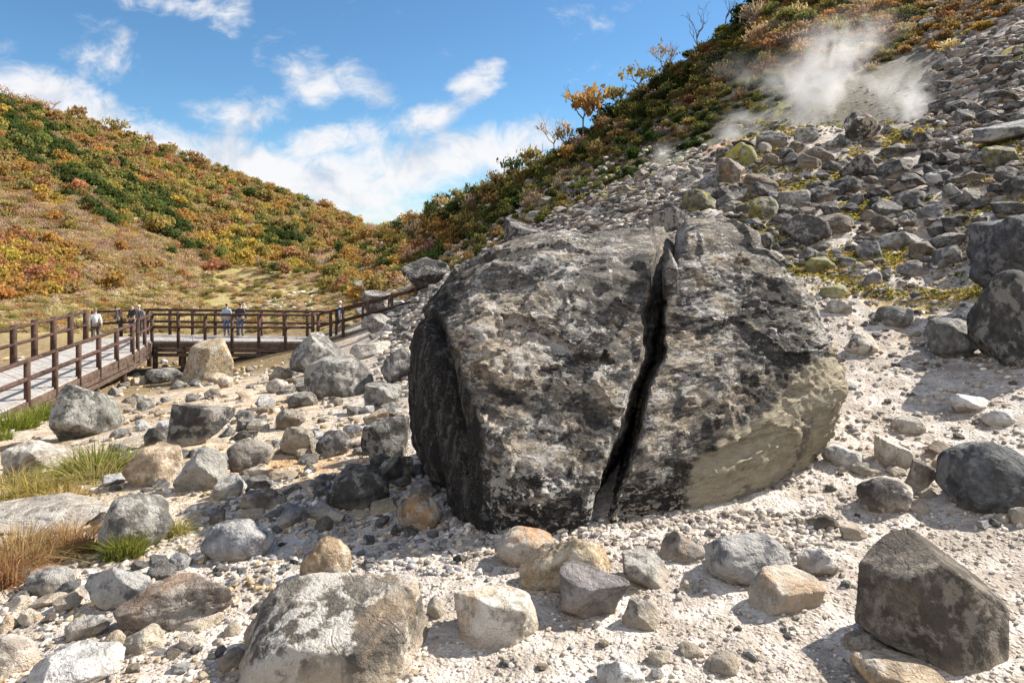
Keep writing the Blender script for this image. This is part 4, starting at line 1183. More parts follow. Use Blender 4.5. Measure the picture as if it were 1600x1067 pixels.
railing('railing climbing along the near side of the rising run', [B_n1 + np.array([.3, 0, 0.06]), C_n1, C_n2], 1.4, 1.4, .6, .085, .065)
railing('railing climbing along the meadow side of the rising run', [B_f1 + np.array([.3, 0, 0.06]), C_f1, C_f2], 1.5, 1.35, .3, .08, .06)
# white painted patch on one near post
# ------------------------------------------------------------------ people
def plain(name, col, rough=.85):
    m = bpy.data.materials.new(name); m.use_nodes = True
    t = NT(m.node_tree); b = t.n['Principled BSDF']
    co = t.new('ShaderNodeTexCoord').outputs['Object']
    n = t.noise(co, 9, 4)
    t.put(b.inputs['Base Color'], t.mix(t.ramp(n, .35, .7), tuple(c * .75 for c in col), tuple(min(1, c * 1.15) for c in col)))
    b.inputs['Roughness'].default_value = rough
    return m


def skinned(name, pts, edges, mat, parent, sub=2):
    """one continuous surface grown round a skeleton: pts = (x, y, z, radius)"""
    me = bpy.data.meshes.new(name)
    me.from_pydata([p[:3] for p in pts], edges, [])
    o = link(name, me, mat, (0, 0, 0), parent)
    md = o.modifiers.new('skin', 'SKIN'); md.use_smooth_shade = True
    sk = me.skin_vertices[0].data if len(me.skin_vertices) else None
    if sk is not None:
        for i, p in enumerate(pts):
            r = p[3]
            sk[i].radius = r if isinstance(r, tuple) else (r, r)
            sk[i].use_root = (i == 0)
    s = o.modifiers.new('smooth', 'SUBSURF'); s.levels = sub; s.render_levels = sub
    return o


SKIN = plain('skin', (0.50, 0.32, 0.23), .6)
HAIR = plain('hair_black', (0.03, 0.025, 0.022), .6)
SHOE = plain('shoe_dark', (0.05, 0.045, 0.045))
PM = {}


def cloth(col):
    k = tuple(round(c, 3) for c in col)
    if k not in PM: PM[k] = plain('cloth', col)
    return PM[k]


def person(label, foot, h, yaw, jacket, trousers, step=0.0, arm=0.15, hat=None, bag=None, hands_on=None, lean=0.0):
    """a standing or walking figure, facing +Y turned by yaw; foot = point on the deck"""
    s = h / 1.72
    root = tag(link('person', None, (), tuple(foot), rot=(0, 0, yaw)), label, 'person', 'visitors on the boardwalk')
    L = lean
    st = step
    hip, kn, an = .92, .50, .08
    def P(x, y, z, r):
        return (x * s, (y + L * max(0, z - .9)) * s, z * s, tuple(q * s for q in r) if isinstance(r, tuple) else r * s)
    joints = [P(0, 0, .95, (.15, .11)), P(0, 0, 1.15, (.145, .105)), P(0, 0, 1.36, (.17, .105)), P(0, .01, 1.46, .065), P(0, .02, 1.54, .055), P(0, .03, 1.61, (.075, .088)), P(0, .025, 1.70, (.062, .075))]
    ed = [(0, 1), (1, 2), (2, 3), (3, 4), (4, 5), (5, 6)]
    leg_edges, arm_edges = [], []
    for sg in (-1, 1):
        f = st * sg
        i = len(joints)
        joints += [P(.09 * sg, 0, .86, .085), P(.10 * sg, f * .5 + .02 * abs(st), kn, .058), P(.10 * sg, f - (.06 if f < 0 else 0), an + .04, .040), P(.11 * sg, f + .04, .045, .042), P(.115 * sg, f + .15, .035, .034)]
        ed += [(0, i), (i, i + 1), (i + 1, i + 2), (i + 2, i + 3), (i + 3, i + 4)]
        i = len(joints)
        hy = -f * .7
        if hands_on: el, wr = (.25 * sg, .12, 1.12), (.20 * sg, .30, hands_on)
        else: el, wr = ((.21 + arm * .3) * sg, -.02 + hy * .3, 1.12), ((.22 + arm * .4) * sg, .06 + hy * .7, .90)
        joints += [P(.17 * sg, 0, 1.40, .058), P(*el, .042), P(*wr, .030), P(wr[0], wr[1] + .02, wr[2] - .07, (.026, .034))]
        ed += [(2, i), (i, i + 1), (i + 1, i + 2), (i + 2, i + 3)]
        hb = i + 3
        w0 = np.array([wr[0], wr[1] + .02, wr[2] - .09])
        for k, ln in enumerate((.065, .075, .07, .055)):
            j = len(joints)
            joints.append(P(w0[0], w0[1] + (k - 1.5) * .02 + .01, w0[2] - ln * .55, .009)); joints.append(P(w0[0] - .015 * sg, w0[1] + (k - 1.5) * .02 + .015, w0[2] - ln, .008))
            ed += [(hb, j), (j, j + 1)]
        j = len(joints); joints.append(P(w0[0] - .02 * sg, w0[1] + .05, w0[2] - .01, .010)); ed.append((hb, j))
    # small bumps of the face: nose
    j = len(joints); joints.append(P(0, .115, 1.60, .014)); ed.append((5, j))
    skinned('body', joints, ed, SKIN, root)
    # clothes: jacket over trunk and arms, trousers over the legs
    jk = [P(0, 0, .90, (.165, .125)), P(0, 0, 1.15, (.165, .125)), P(0, 0, 1.36, (.19, .125)), P(0, .01, 1.47, .075)]
    je = [(0, 1), (1, 2), (2, 3)]
    for sg in (-1, 1):
        f = st * sg; hy = -f * .7
        if hands_on: el, wr = (.25 * sg, .12, 1.12), (.20 * sg, .28, hands_on)
        else: el, wr = ((.21 + arm * .3) * sg, -.02 + hy * .3, 1.12), ((.22 + arm * .4) * sg, .05 + hy * .7, .92)
        i = len(jk); jk += [P(.18 * sg, 0, 1.395, .075), P(*el, .060), P(*wr, .046)]
        je += [(2, i), (i, i + 1), (i + 1, i + 2)]
    skinned('jacket', jk, je, cloth(jacket), root)
    tr = [P(0, 0, .93, (.16, .12))]; te = []
    for sg in (-1, 1):
        f = st * sg
        i = len(tr); tr += [P(.09 * sg, 0, .84, .10), P(.10 * sg, f * .5 + .02 * abs(st), kn, .076), P(.10 * sg, f - (.06 if f < 0 else 0), an + .03, .060)]
        te += [(0, i), (i, i + 1), (i + 1, i + 2)]
        skinned('shoe', [P(.108 * sg, f - .03, .05, .052), P(.112 * sg, f + .07, .045, .050), P(.116 * sg, f + .16, .04, .040)], [(0, 1), (1, 2)], SHOE, root)
    skinned('trousers', tr, te, cloth(trousers), root)
    if hat is not None:
        skinned('hat', [P(0, .02, 1.645, (.125, .135)), P(0, .02, 1.66, (.09, .10)), P(0, .015, 1.76, (.07, .08))], [(0, 1), (1, 2)], cloth(hat), root)
    else:
        skinned('hair', [P(0, -.02, 1.60, (.075, .07)), P(0, .0, 1.68, (.082, .09)), P(0, .01, 1.745, (.06, .065))], [(0, 1), (1, 2)], HAIR, root)
    if bag is not None:
        b = skinned('backpack', [P(0, -.17, 1.00, (.13, .075)), P(0, -.18, 1.18, (.14, .085)), P(0, -.16, 1.38, (.11, .06))], [(0, 1), (1, 2)], cloth(bag), None)
        b.location = foot; b.rotation_euler = (0, 0, yaw)
        tag(b, 'light backpack carried by the walker in the pale jacket', 'backpack')
    return root


person('person in a light blue jacket and jeans standing with a companion in navy', at(354, 524.5, 37.5), 1.74, R(8), (0.30, 0.42, 0.55), (0.09, 0.14, 0.27), arm=.1)
person('person in a dark navy jacket and jeans standing next to the light blue jacket', at(375.5, 525, 37.4), 1.78, R(-10), (0.022, 0.028, 0.06), (0.10, 0.13, 0.22), arm=.25)
person('person in a pale jacket and hat walking away along the thick posted railing', at(149, 535, 35.5), 1.72, R(25), (0.62, 0.63, 0.63), (0.05, 0.05, 0.06), step=.2, hat=(0.09, 0.13, 0.10), bag=(0.50, 0.55, 0.55))
person('person in a black jacket at the boardwalk corner, taller of the dark clad group', at(207, 524.5, 37.6), 1.74, R(160), (0.02, 0.02, 0.024), (0.04, 0.045, 0.06), arm=.2)
person('person in dark clothes leaning on the railing at the boardwalk corner', at(187, 524.5, 37.7), 1.60, R(120), (0.05, 0.06, 0.09), (0.03, 0.03, 0.035), hands_on=1.05, lean=.25)
person('person in a grey jacket with a white hat in the dark clad corner group', at(217, 523.5, 38), 1.66, R(190), (0.12, 0.13, 0.16), (0.05, 0.05, 0.06), hat=(.7, .66, .64))
person('person in blue with a white hat climbing the rising boardwalk', at(531, 517, 37.4) , 1.62, R(-80), (0.16, 0.26, 0.42), (0.32, 0.31, 0.29), step=.15, hat=(.8, .8, .78), arm=.1)
# ------------------------------------------------------------------ foliage
def leaf_material(name, from_attr):
    m = bpy.data.materials.new(name); m.use_nodes = True
    t = NT(m.node_tree); t.n.clear()
    if from_attr: c = t.new('ShaderNodeAttribute', attribute_name='Col').outputs['Color']
    else: c = t.new('ShaderNodeObjectInfo').outputs['Color']
    co = t.new('ShaderNodeNewGeometry')
    rnd = co.outputs['Random Per Island']
    c2 = t.mix(rnd, t.mix(1.0, c, (0.74, 0.71, 0.65), 'MULTIPLY'), t.mix(1.0, c, (1.25, 1.23, 1.16), 'MULTIPLY'))
    d = t.new('ShaderNodeBsdfDiffuse'); t.put(d.inputs[0], c2)
    tr = t.new('ShaderNodeBsdfTranslucent'); t.put(tr.inputs[0], c2)
    mx = t.new('ShaderNodeMixShader'); mx.inputs[0].default_value = 0.45
    t.l.new(d.outputs[0], mx.inputs[1]); t.l.new(tr.outputs[0], mx.inputs[2])
    o = t.new('ShaderNodeOutputMaterial'); t.l.new(mx.outputs[0], o.inputs[0])
    return m


LEAF = leaf_material('leaves', False); LEAFA = leaf_material('leaves_mixed', True)
BARK = wood_material('bark_grey', (0.09, 0.075, 0.065), (0.22, 0.19, 0.165), along=(1, 1, .2))
FR = np.random.default_rng(2024)


def quads(c, size, rg, up=0.35, out=None, aspect=1.5):
    """leaf clumps: small irregular quads about the points c"""
    n = len(c)
    nr = rg.normal(size=(n, 3)); nr[:, 2] += up * 2
    if out is not None: nr += out * 1.1
    nr /= np.linalg.norm(nr, axis=1)[:, None]
    a = np.cross(nr, rg.normal(size=(n, 3))); a /= np.linalg.norm(a, axis=1)[:, None] + 1e-9
    b = np.cross(nr, a)
    sz = size * rg.uniform(.6, 1.5, size=(n, 1))
    a = a * sz * aspect; b = b * sz
    k = rg.uniform(.5, 1.1, size=(n, 4, 1))
    v = np.stack([c - a * k[:, 0], c - b * k[:, 1], c + a * k[:, 2], c + b * k[:, 3]], 1).reshape(-1, 3)
    return v, np.arange(4 * n).reshape(n, 4)


def crown_pts(rg, n, lobes=7, flat=.75, gap=.25):
    """points through a lobed crown of unit radius standing on z = 0"""
    lc = rg.normal(size=(lobes, 3)); lc /= np.linalg.norm(lc, axis=1)[:, None]
    lc *= rg.uniform(.25, .7, size=(lobes, 1)); lc[:, 2] = np.abs(lc[:, 2]) * flat + .35
    lr = rg.uniform(.32, .55, size=lobes)
    i = rg.integers(0, lobes, n)
    d = rg.normal(size=(n, 3)); d /= np.linalg.norm(d, axis=1)[:, None]
    r = rg.random(n) ** .45
    p = lc[i] + d * (lr[i] * r)[:, None] * np.array([1, 1, .72])
    keep = fbm(p * 3.1 + rg.uniform(0, 50), 2, seed=1) > -gap
    return p[keep], d[keep]


def cone_pts(rg, n):
    z = rg.random(n) ** .8; a = rg.uniform(0, 6.28, n); ring = np.abs(np.sin(z * 16)) * .25 + .75
    r = (1 - z) * .48 * rg.random(n) ** .4 * ring + .02
    p = np.stack([r * np.cos(a), r * np.sin(a), z * 1.9 + .1 - r * .3], 1)
    return p, np.stack([np.cos(a), np.sin(a), np.full(n, .4)], 1)


CROWNS = []      # (verts, faces) leafy, unit radius
for k in range(6):
    rg = np.random.default_rng(300 + k)
    p, d = crown_pts(rg, 560, 7 + k % 4, flat=.7, gap=.4)
    CROWNS.append(quads(p, .075, rg, out=d))
CONES = []
for k in range(2):
    rg = np.random.default_rng(340 + k); p, d = cone_pts(rg, 260); CONES.append(quads(p, .085, rg, up=-.1, out=d))
BRUSH = []       # bare twiggy bushes
for k in range(4):
    rg = np.random.default_rng(360 + k)
    n = 240
    a = rg.uniform(0, 6.28, n); ph = rg.uniform(.15, 1.35, n); L = rg.uniform(.6, 1.05, n)
    base = np.stack([rg.normal(size=n) * .15, rg.normal(size=n) * .15, np.zeros(n)], 1)
    dr = np.stack([np.cos(a) * np.cos(ph), np.sin(a) * np.cos(ph), np.sin(ph)], 1)
    s0 = rg.uniform(.1, .55, n)
    st_ = base + dr * (L * s0)[:, None]; tip = base + dr * L[:, None] + rg.normal(size=(n, 3)) * .06
    sd_ = np.cross(dr, rg.normal(size=(n, 3))); sd_ /= np.linalg.norm(sd_, axis=1)[:, None]; w_ = .022
    v = np.stack([st_ - sd_ * w_, st_ + sd_ * w_, tip + sd_ * w_ * .7, tip - sd_ * w_ * .7], 1).reshape(-1, 3)
    q = np.arange(4 * n).reshape(n, 4)
    p2 = st_ + dr * .25; v2, q2 = quads(tip, .06, rg)
    BRUSH.append((np.concatenate([v, v2]), np.concatenate([q, q2 + len(v)])))


def scatter_mesh(protos, pick, pos, rad, hgt, col, rg, cvar=.10):
    """many copies of prototype clumps joined into one vertex array with colours"""
    V, Q, C, o = [], [], [], 0
    for k, (pv_, pq) in enumerate(protos):
        idx = np.where(pick == k)[0]
        if not len(idx): continue
        a = rg.uniform(0, 6.28, len(idx)); c, s = np.cos(a), np.sin(a)
        x = pv_[None, :, 0] * c[:, None] - pv_[None, :, 1] * s[:, None]
        y = pv_[None, :, 0] * s[:, None] + pv_[None, :, 1] * c[:, None]
        v = np.stack([x * rad[idx, None], y * rad[idx, None], np.broadcast_to(pv_[None, :, 2], x.shape) * hgt[idx, None]], -1) + pos[idx, None, :]
        V.append(v.reshape(-1, 3))
        Q.append((pq[None] + (np.arange(len(idx)) * len(pv_))[:, None, None] + o).reshape(-1, 4)); o += len(idx) * len(pv_)
        nq = len(pq)
        cc = np.repeat(col[idx], len(pv_), 0)
        C.append(cc)
    return np.concatenate(V), np.concatenate(Q), np.concatenate(C)


OR, YE, GR, DG, OL, BR, PK, RD, TN = (0.40, 0.24, 0.08), (0.43, 0.325, 0.085), (0.185, 0.195, 0.06), (0.075, 0.105, 0.035), (0.30, 0.255, 0.095), (0.35, 0.235, 0.11), (0.45, 0.34, 0.25), (0.37, 0.20, 0.11), (0.48, 0.38, 0.22)
PAL = np.array([OR, YE, GR, DG, OL, BR, PK, RD, TN])


def ridge_y(px): return np.interp(px, [0, 100, 250, 400, 500, 600], [140, 175, 225, 285, 325, 365])


def coherent(px, py, rg, sx, sy):
    """random numbers in 0..1 that neighbours share, so that one kind of plant grows in patches"""
    v = fbm(np.stack([px / sx, py / sy, px * 0], 1), 3, gain=.6, seed=33) + .055 * rg.normal(size=len(px))
    return v.argsort().argsort() / len(v)


def hill_kind(px, py, rg):
    """which plants grow where on the left-hand slope; returns palette index and form (0 leafy, 1 conifer, 2 bare brush)"""
    n = len(px); wob = 24 * rg.normal(size=n)
    a = (py + wob) - ridge_y(px)
    band = (py + .5 * wob) - np.interp(px, [0, 60, 120, 230, 330, 420, 600], [205, 230, 280, 345, 372, 400, 420])   # dark evergreen band
    low = (py + .6 * wob) - np.interp(px, [0, 100, 200, 300, 420, 600], [285, 305, 350, 395, 425, 440])              # brushy foot of the slope
    w = np.zeros((n, 9))
    w[:] = [2.0, .8, .9, .3, 3.0, 3.2, .8, .08, .4]
    top = (a < 28)[:, None]; w = np.where(top, [1.0, .3, .3, .2, 1.2, 3.4, 1.2, .2, .3], w)
    mid = ((a > 28) & (a < 80) & (px < 420))[:, None]; w = np.where(mid, [.9, .5, 1.3, .5, 3.2, 1.5, .8, .1, .6], w)
    bd = ((np.abs(band) < 36) & (px < 290))[:, None]; w = np.where(bd, [.3, .5, 2.5, 3.8, .7, .2, .1, 0, 0], w)
    yl = (np.hypot((px - 372) / 62, (py - 393) / 28) < 1)[:, None]; w = np.where(yl, [.6, 3.5, 2.6, .3, .3, .1, 0, 0, 0], w)
    dk = (np.hypot((px - 428) / 34, (py - 388) / 32) < 1)[:, None]; w = np.where(dk, [.3, .3, 1.5, 4, .3, 0, 0, 0, 0], w)
    lw = ((low > 0) & (px < 430))[:, None]; w = np.where(lw & ~yl & ~dk, [.5, .2, .2, .03, 1.0, 1.0, 5.0, .35, 2.4], w)
    orl = (np.hypot((px - 25) / 105, (py - 425) / 52) < 1)[:, None]; w = np.where(orl, [4.2, 1.2, .5, .1, .3, .6, .4, 1.2, .2], w)
    fr_ = ((px > 400) & (py > 395))[:, None]; w = np.where(fr_, [1.4, .5, .6, .3, 1.5, 1.6, 1.5, .8, 1.5], w)
    w = w / w.sum(1, keepdims=True)
    k = (coherent(px, py, rg, 38, 16)[:, None] > np.cumsum(w, 1)).sum(1).clip(0, 8)
    form = np.where((k == 6) | (k == 8), 2, 0)
    form = np.where(lw[:, 0] & ~orl[:, 0] & (rg.random(n) < .55), 2, form)
    return k, form


# ---- left-hand hillside
n = 34000
px = FR.uniform(-420, 640, n); py = FR.uniform(70, 500, n)
d = ground(px, py, 48.0)
ok = ~np.isnan(d) & (d > 55)
zz = (HY - py) / F * np.where(np.isnan(d), 1, d)
ok &= (zz > -5.2)
px, py, d = px[ok], py[ok], d[ok]
# thin out so that crowns stand about a crown apart in the picture
kk, form = hill_kind(px, py, FR)
rad = np.where(form == 2, FR.uniform(1.3, 2.4, len(px)), FR.uniform(1.7, 3.3, len(px))) * np.clip(d / 150, .62, 1.15)
keep = []; cell = {}
for i in np.argsort(d):
    rp = rad[i] / d[i] * F * .62
    key = (int(px[i] // 24), int(py[i] // 24)); good = True
    for a in (-1, 0, 1):
        for b in (-1, 0, 1):
            for j in cell.get((key[0] + a, key[1] + b), ()):
                if abs(px[i] - px[j]) < (rp + rad[j] / d[j] * F * .62) * .52 and abs(py[i] - py[j]) < (rp + rad[j] / d[j] * F * .62) * .24:
                    good = False; break
            if not good: break
        if not good: break
    if good: cell.setdefault(key, []).append(i); keep.append(i)
keep = np.array(keep)
px, py, d, kk, form, rad = px[keep], py[keep], d[keep], kk[keep], form[keep], rad[keep]
pos = np.stack([(px - 800) / F * d, d, np.zeros(len(d))], 1); pos[:, 2] = H(pos[:, 0], pos[:, 1]) - .25
col = PAL[kk] * (1 + .09 * FR.normal(size=(len(kk), 1))) * (1 + .04 * FR.normal(size=(len(kk), 3)))
col = np.clip(col, .012, .6)
hgt = rad * FR.uniform(.95, 1.35, len(rad)); hgt[form == 2] = rad[form == 2] * .75
LH = dict(px=px, py=py, d=d, kk=kk, form=form, rad=rad, pos=pos, col=col, hgt=hgt)
# the ones that show largest as trees of their own (leafy, big in the picture)
app = rad / d * np.where(form == 2, .6, 1.0) * (px > -20) * (px < 620) * (py < 470)
order = np.argsort(-app); own = set(order[:150].tolist())
rest = np.array([i for i in range(len(px)) if i not in own])


def stuff_forest(name, idx, dct, label):
    V, Q, C, o = [], [], [], 0
    for fm, pr in ((0, CROWNS), (1, CONES), (2, BRUSH)):
        s = idx[dct['form'][idx] == fm]
        if not len(s): continue
        v, q, c = scatter_mesh(pr, FR.integers(0, len(pr), len(s)), dct['pos'][s], dct['rad'][s], dct['hgt'][s], dct['col'][s], FR)
        V.append(v); Q.append(q + o); C.append(c); o += len(v)
    return tag(link(name, mesh_from(name, np.concatenate(V), np.concatenate(Q), False, np.concatenate(C)), LEAFA), label, 'woodland', kind='stuff')


stuff_forest('hillside_woods', rest, LH, 'autumn coloured woods and brush covering the far hillside')

# prototypes of single trees: trunk + crown as parts
TRUNK = {}


def tube(pts, rad_, n=7):
    pts = np.array(pts, float); V, Q = [], []
    for i, p in enumerate(pts):
        t = pts[min(i + 1, len(pts) - 1)] - pts[max(i - 1, 0)]; t /= np.linalg.norm(t) + 1e-9
        s = np.cross(t, [0.3, 1, .1]); s /= np.linalg.norm(s) + 1e-9; u = np.cross(t, s)
        for k in range(n):
            a = 6.2832 * k / n; V.append(p + (s * math.cos(a) + u * math.sin(a)) * rad_[i])
    for i in range(len(pts) - 1):
        for k in range(n): Q.append([i * n + k, i * n + (k + 1) % n, (i + 1) * n + (k + 1) % n, (i + 1) * n + k])
    return np.array(V), np.array(Q)


def limbs(rg, hgt=1.0, spread=.8, n=6, r0=.05, twigs=0, z0=.3):
    """a tapered trunk that forks again and again into limbs and twigs, unit size, as one mesh"""
    V, Q, o = [], [], 0
    def add(p, r, k=6):
        nonlocal o
        v, q = tube(p, r, k); V.append(v); Q.append(q + o); o += len(v)
    depth = 4 if twigs >= 5 else 3 if twigs else 2
    def grow(p, dr, L, r, lv):
        m1 = p + dr * L * .5 + rg.normal(size=3) * L * .07; e = p + dr * L + rg.normal(size=3) * L * .10
        add([p, m1, e], [r, r * .8, r * .62], 7 if lv == 0 else 5 if lv < 3 else 3)
        if lv >= depth: return
        for j in range(rg.integers(2, 4) + (1 if lv == 0 else 0)):
            a = rg.uniform(0, 6.28); wide = .95 if lv == 0 else .75
            nd = dr * .75 + np.array([math.cos(a), math.sin(a), rg.uniform(-.15, .35)]) * wide * spread
            nd[2] = max(nd[2], .02); nd /= np.linalg.norm(nd)
            s = 1.0 if j else rg.uniform(.7, 1)
            grow(p + (e - p) * s, nd, L * rg.uniform(.55, .85), r * .58, lv + 1)
    grow(np.array([0, 0, -.12]), np.array([rg.normal() * .14, rg.normal() * .14, 1.0]), hgt * .42 + .12, r0, 0)
    v = np.concatenate(V); v[:, 2] *= hgt / max(.3, v[:, 2].max()); w_ = np.abs(v[:, :2]).max(); v[:, :2] *= min(1.0, .95 / w_) if w_ > .95 else 1
    return v, np.concatenate(Q)


TRM = [mesh_from('trunk', *limbs(np.random.default_rng(700 + k), .8, .55, 6, .045), True) for k in range(3)]
CRM = [mesh_from('crown', v, q, False) for v, q in CROWNS] ; CNM = [mesh_from('crown', v, q, False) for v, q in CONES]; BRM = [mesh_from('branches', v, q, False) for v, q in BRUSH]
for me in CRM + CNM + BRM: me.materials.append(LEAF)
for me in TRM: me.materials.append(BARK)
HUE = ['orange leaved tree', 'golden yellow tree', 'fresh green tree', 'dark evergreen tree', 'olive tinted tree', 'russet brown tree', 'bare pinkish grey bush', 'red leaved tree', 'tan dry bush']


def where_on_slope(px, py):
    a = py - ridge_y(px)
    if py > 395 and px < 140: return 'low on the autumn slope near the thick posted railing'
    if a < 30: return 'along the skyline of the autumn hill'
    if px > 330 and py > 350: return 'at the foot of the autumn hill where the valley narrows'
    if a < 110: return 'on the upper part of the autumn hill'
    if px < 200: return 'on the middle of the autumn slope, near the evergreens'
    return 'on the long middle slope of the autumn hill'


def single_tree(pos, rad_, hgt_, colr, k, form_, label, group, rg):
    nm = ['hillside_tree', 'hillside_tree', 'bare_bush'][form_]
    root = tag(link(nm, None, (), tuple(pos), rot=(0, 0, rg.uniform(0, 6.28))), label, 'bush' if form_ == 2 else 'tree', group)
    me = [CRM, CNM, BRM][form_][rg.integers(0, len([CRM, CNM, BRM][form_]))]
    c = link('branches' if form_ == 2 else 'crown', me, (), (0, 0, 0), root); c.scale = (rad_, rad_, hgt_); c.color = (*colr, 1)
    if form_ != 2:
        t = link('trunk', TRM[rg.integers(0, 3)], (), (0, 0, 0), root); t.scale = (rad_, rad_, hgt_)
    return root


for i in order[:150]:
    lb = HUE[kk[i]] + ' ' + where_on_slope(px[i], py[i])
    if form[i] == 2 and kk[i] not in (6, 8): lb = 'bare ' + HUE[kk[i]].replace(' leaved', '').replace('tree', 'bush') + ' ' + where_on_slope(px[i], py[i])
    single_tree(pos[i], rad[i], hgt[i], col[i], kk[i], int(form[i]), lb, lb, FR)

# ---- right-hand wooded hillside
n = 24000
px = FR.uniform(590, 1720, n); py = FR.uniform(-120, 420, n)
lipd = np.interp(px, [600, 700, 800, 950, 1100, 1250, 1400, 1600, 1800], [36, 33, 29, 28, 26, 24, 23, 34, 36])
d = ground(px, py, 20.0)
ok = ~np.isnan(d)
px, py, d, lipd = px[ok], py[ok], d[ok], lipd[ok]
bare_ = (px > 1000) & (py > np.interp(px, [1000, 1100, 1180, 1260, 1400, 1500, 1600, 1700], [238, 205, 160, 118, 70, 54, 36, 24]) + 14 * FR.normal(size=len(px)))
ok = (d > lipd + 2.5) & ~bare_ & ~((px < 700) & (d < 55))
px, py, d, lipd = px[ok], py[ok], d[ok], lipd[ok]
keep = []; cell = {}
rad = FR.uniform(.8, 1.8, len(px)) * np.clip(d / 70, .40, 1.7)
for i in np.argsort(d):
    rp = rad[i] / d[i] * F * .62
    key = (int(px[i] // 30), int(py[i] // 30)); good = True
    for a in (-1, 0, 1):
        for b in (-1, 0, 1):
            for j in cell.get((key[0] + a, key[1] + b), ()):
                if abs(px[i] - px[j]) < (rp + rad[j] / d[j] * F * .62) * .50 and abs(py[i] - py[j]) < (rp + rad[j] / d[j] * F * .62) * .26: good = False
    if good: cell.setdefault(key, []).append(i); keep.append(i)
keep = np.array(keep)
px, py, d, rad, lipd = px[keep], py[keep], d[keep], rad[keep], lipd[keep]
m_ = len(px)
w = np.tile(np.array([.05, .2, 2.0, 3.4, 3.4, 1.2, .5, .02, .3]), (m_, 1))
w = np.where(((px > 1180) & (py < 120))[:, None], [2.0, .5, .7, .5, 1.8, 3.4, 1.6, .6, .6], w)
w = np.where(((d < lipd + 22) & (px < 1000))[:, None], [.06, .2, 2.6, 2.2, 3.4, .7, .8, .03, .8], w)
w = np.where((np.hypot((px - 660) / 55, (py - 375) / 28) < 1)[:, None], [3, .4, .3, .2, .5, 1.5, .8, 2.2, .3], w)
w /= w.sum(1, keepdims=True)
kk = (coherent(px, py, FR, 45, 22)[:, None] > np.cumsum(w, 1)).sum(1).clip(0, 8)
form = np.where((kk == 6) | (kk == 8) | (FR.random(m_) < .15), 2, 0)
col = PAL[kk] * np.where((px > 1180) & (py < 90), .85, .55)[:, None] * (1 + .18 * FR.normal(size=(m_, 1))) * (1 + .06 * FR.normal(size=(m_, 3))); col = np.clip(col, .012, .6)  # leaf colours darkened to paint in the shade of this hillside
pos = np.stack([(px - 800) / F * d, d, np.zeros(m_)], 1); pos[:, 2] = H(pos[:, 0], pos[:, 1]) - .15
rad = np.where((d < lipd + 22), rad * .75, rad)
RH = dict(px=px, py=py, d=d, kk=kk, form=form, rad=rad, pos=pos, col=col, hgt=rad * FR.uniform(.8, 1.3, m_))
app = rad / d * (px < 1600) * (py > -10); order = np.argsort(-app); own = set(order[:70].tolist())
stuff_forest('hillside_thicket', np.array([i for i in range(m_) if i not in own]), RH, 'dark mixed thicket on the steep wooded hillside above the scree')
for i in order[:70]:
    wh = 'under the steam' if px[i] > 1180 else ('on the steep wooded hillside' if px[i] > 880 else 'on the lower end of the steep wooded hillside')
    lb = HUE[kk[i]] + ' ' + wh + (', near the top' if py[i] < np.interp(px[i], [600, 830, 930, 1060, 1150], [365, 240, 150, 60, 0]) + 45 else '')
    if form[i] == 2 and kk[i] not in (6, 8): lb = 'bare ' + lb
    single_tree(pos[i], rad[i], RH['hgt'][i], col[i], kk[i], int(form[i]), lb, lb, FR)

# ---- skyline trees that stand out one by one
SKY_T = [  # px, top py, base py, width px, colour, leafiness, label
 (1090, 12, 78, 62, PK, 0, 'bare spreading tree against the sky near the top of the steep hill'),
 (1135, -10, 40, 60, PK, 0, 'bare tree cut by the top edge on the steep hill'),
 (1040, 58, 105, 60, BR, .3, 'thinly leaved brown tree on the ridge of the steep hill'),
 (1000, 92, 140, 62, OL, .6, 'olive tree with see through branches on the ridge'),
 (915, 138, 215, 82, OR, .9, 'bright orange tree with a bare crooked trunk on the ridge'),
 (868, 178, 235, 62, PK, .1, 'grey leaning bare tree beside the bright orange tree'),
 (880, 192, 240, 50, BR, .5, 'russet tree on the ridge under the grey leaning one'),
 (830, 225, 272, 56, OL, .7, 'olive umbrella shaped tree lower on the ridge'),
 (800, 240, 285, 50, DG, .6, 'dark pine like tree lower on the ridge'),
 (775, 265, 300, 40, BR, .6, 'brown round headed tree in the row stepping down the ridge'),
 (755, 278, 315, 36, OL, .8, 'round headed olive tree in the row stepping down the ridge'),
 (735, 283, 318, 34, DG, .8, 'dark round headed tree in the row stepping down the ridge'),
 (714, 292, 325, 34, OL, .9, 'pale olive round headed tree in the row stepping down the ridge'),
 (692, 300, 335, 34, TN, .8, 'yellowish round headed tree in the row stepping down the ridge'),
 (672, 312, 345, 32, DG, .9, 'dark tree near the low end of the row on the ridge'),
 (645, 325, 358, 34, BR, .8, 'brownish tree near the low end of the row on the ridge'),
 (622, 340, 368, 30, DG, .9, 'lowest dark tree of the row on the ridge, by the notch'),
 (962, 130, 175, 50, OL, .8, 'olive green tree on the ridge uphill of the bright orange tree'),
 (40, 143, 165, 46, PK, .2, 'bare flat topped tree first on the skyline of the autumn hill'),
 (80, 155, 175, 36, PK, .3, 'small bare bush like tree on the skyline of the autumn hill'),
 (122, 165, 195, 36, BR, .8, 'dark round tree on the skyline of the autumn hill'),
 (182, 183, 210, 44, OL, .8, 'olive flat topped tree on the skyline of the autumn hill'),
 (232, 205, 228, 32, BR, .6, 'small brown tree on the skyline of the autumn hill'),
 (300, 232, 256, 36, BR, .7, 'russet tree halfway down the skyline of the autumn hill'),
 (5, 128, 158, 26, PK, .2, 'bare tree at the picture edge on the autumn hill skyline'),
]
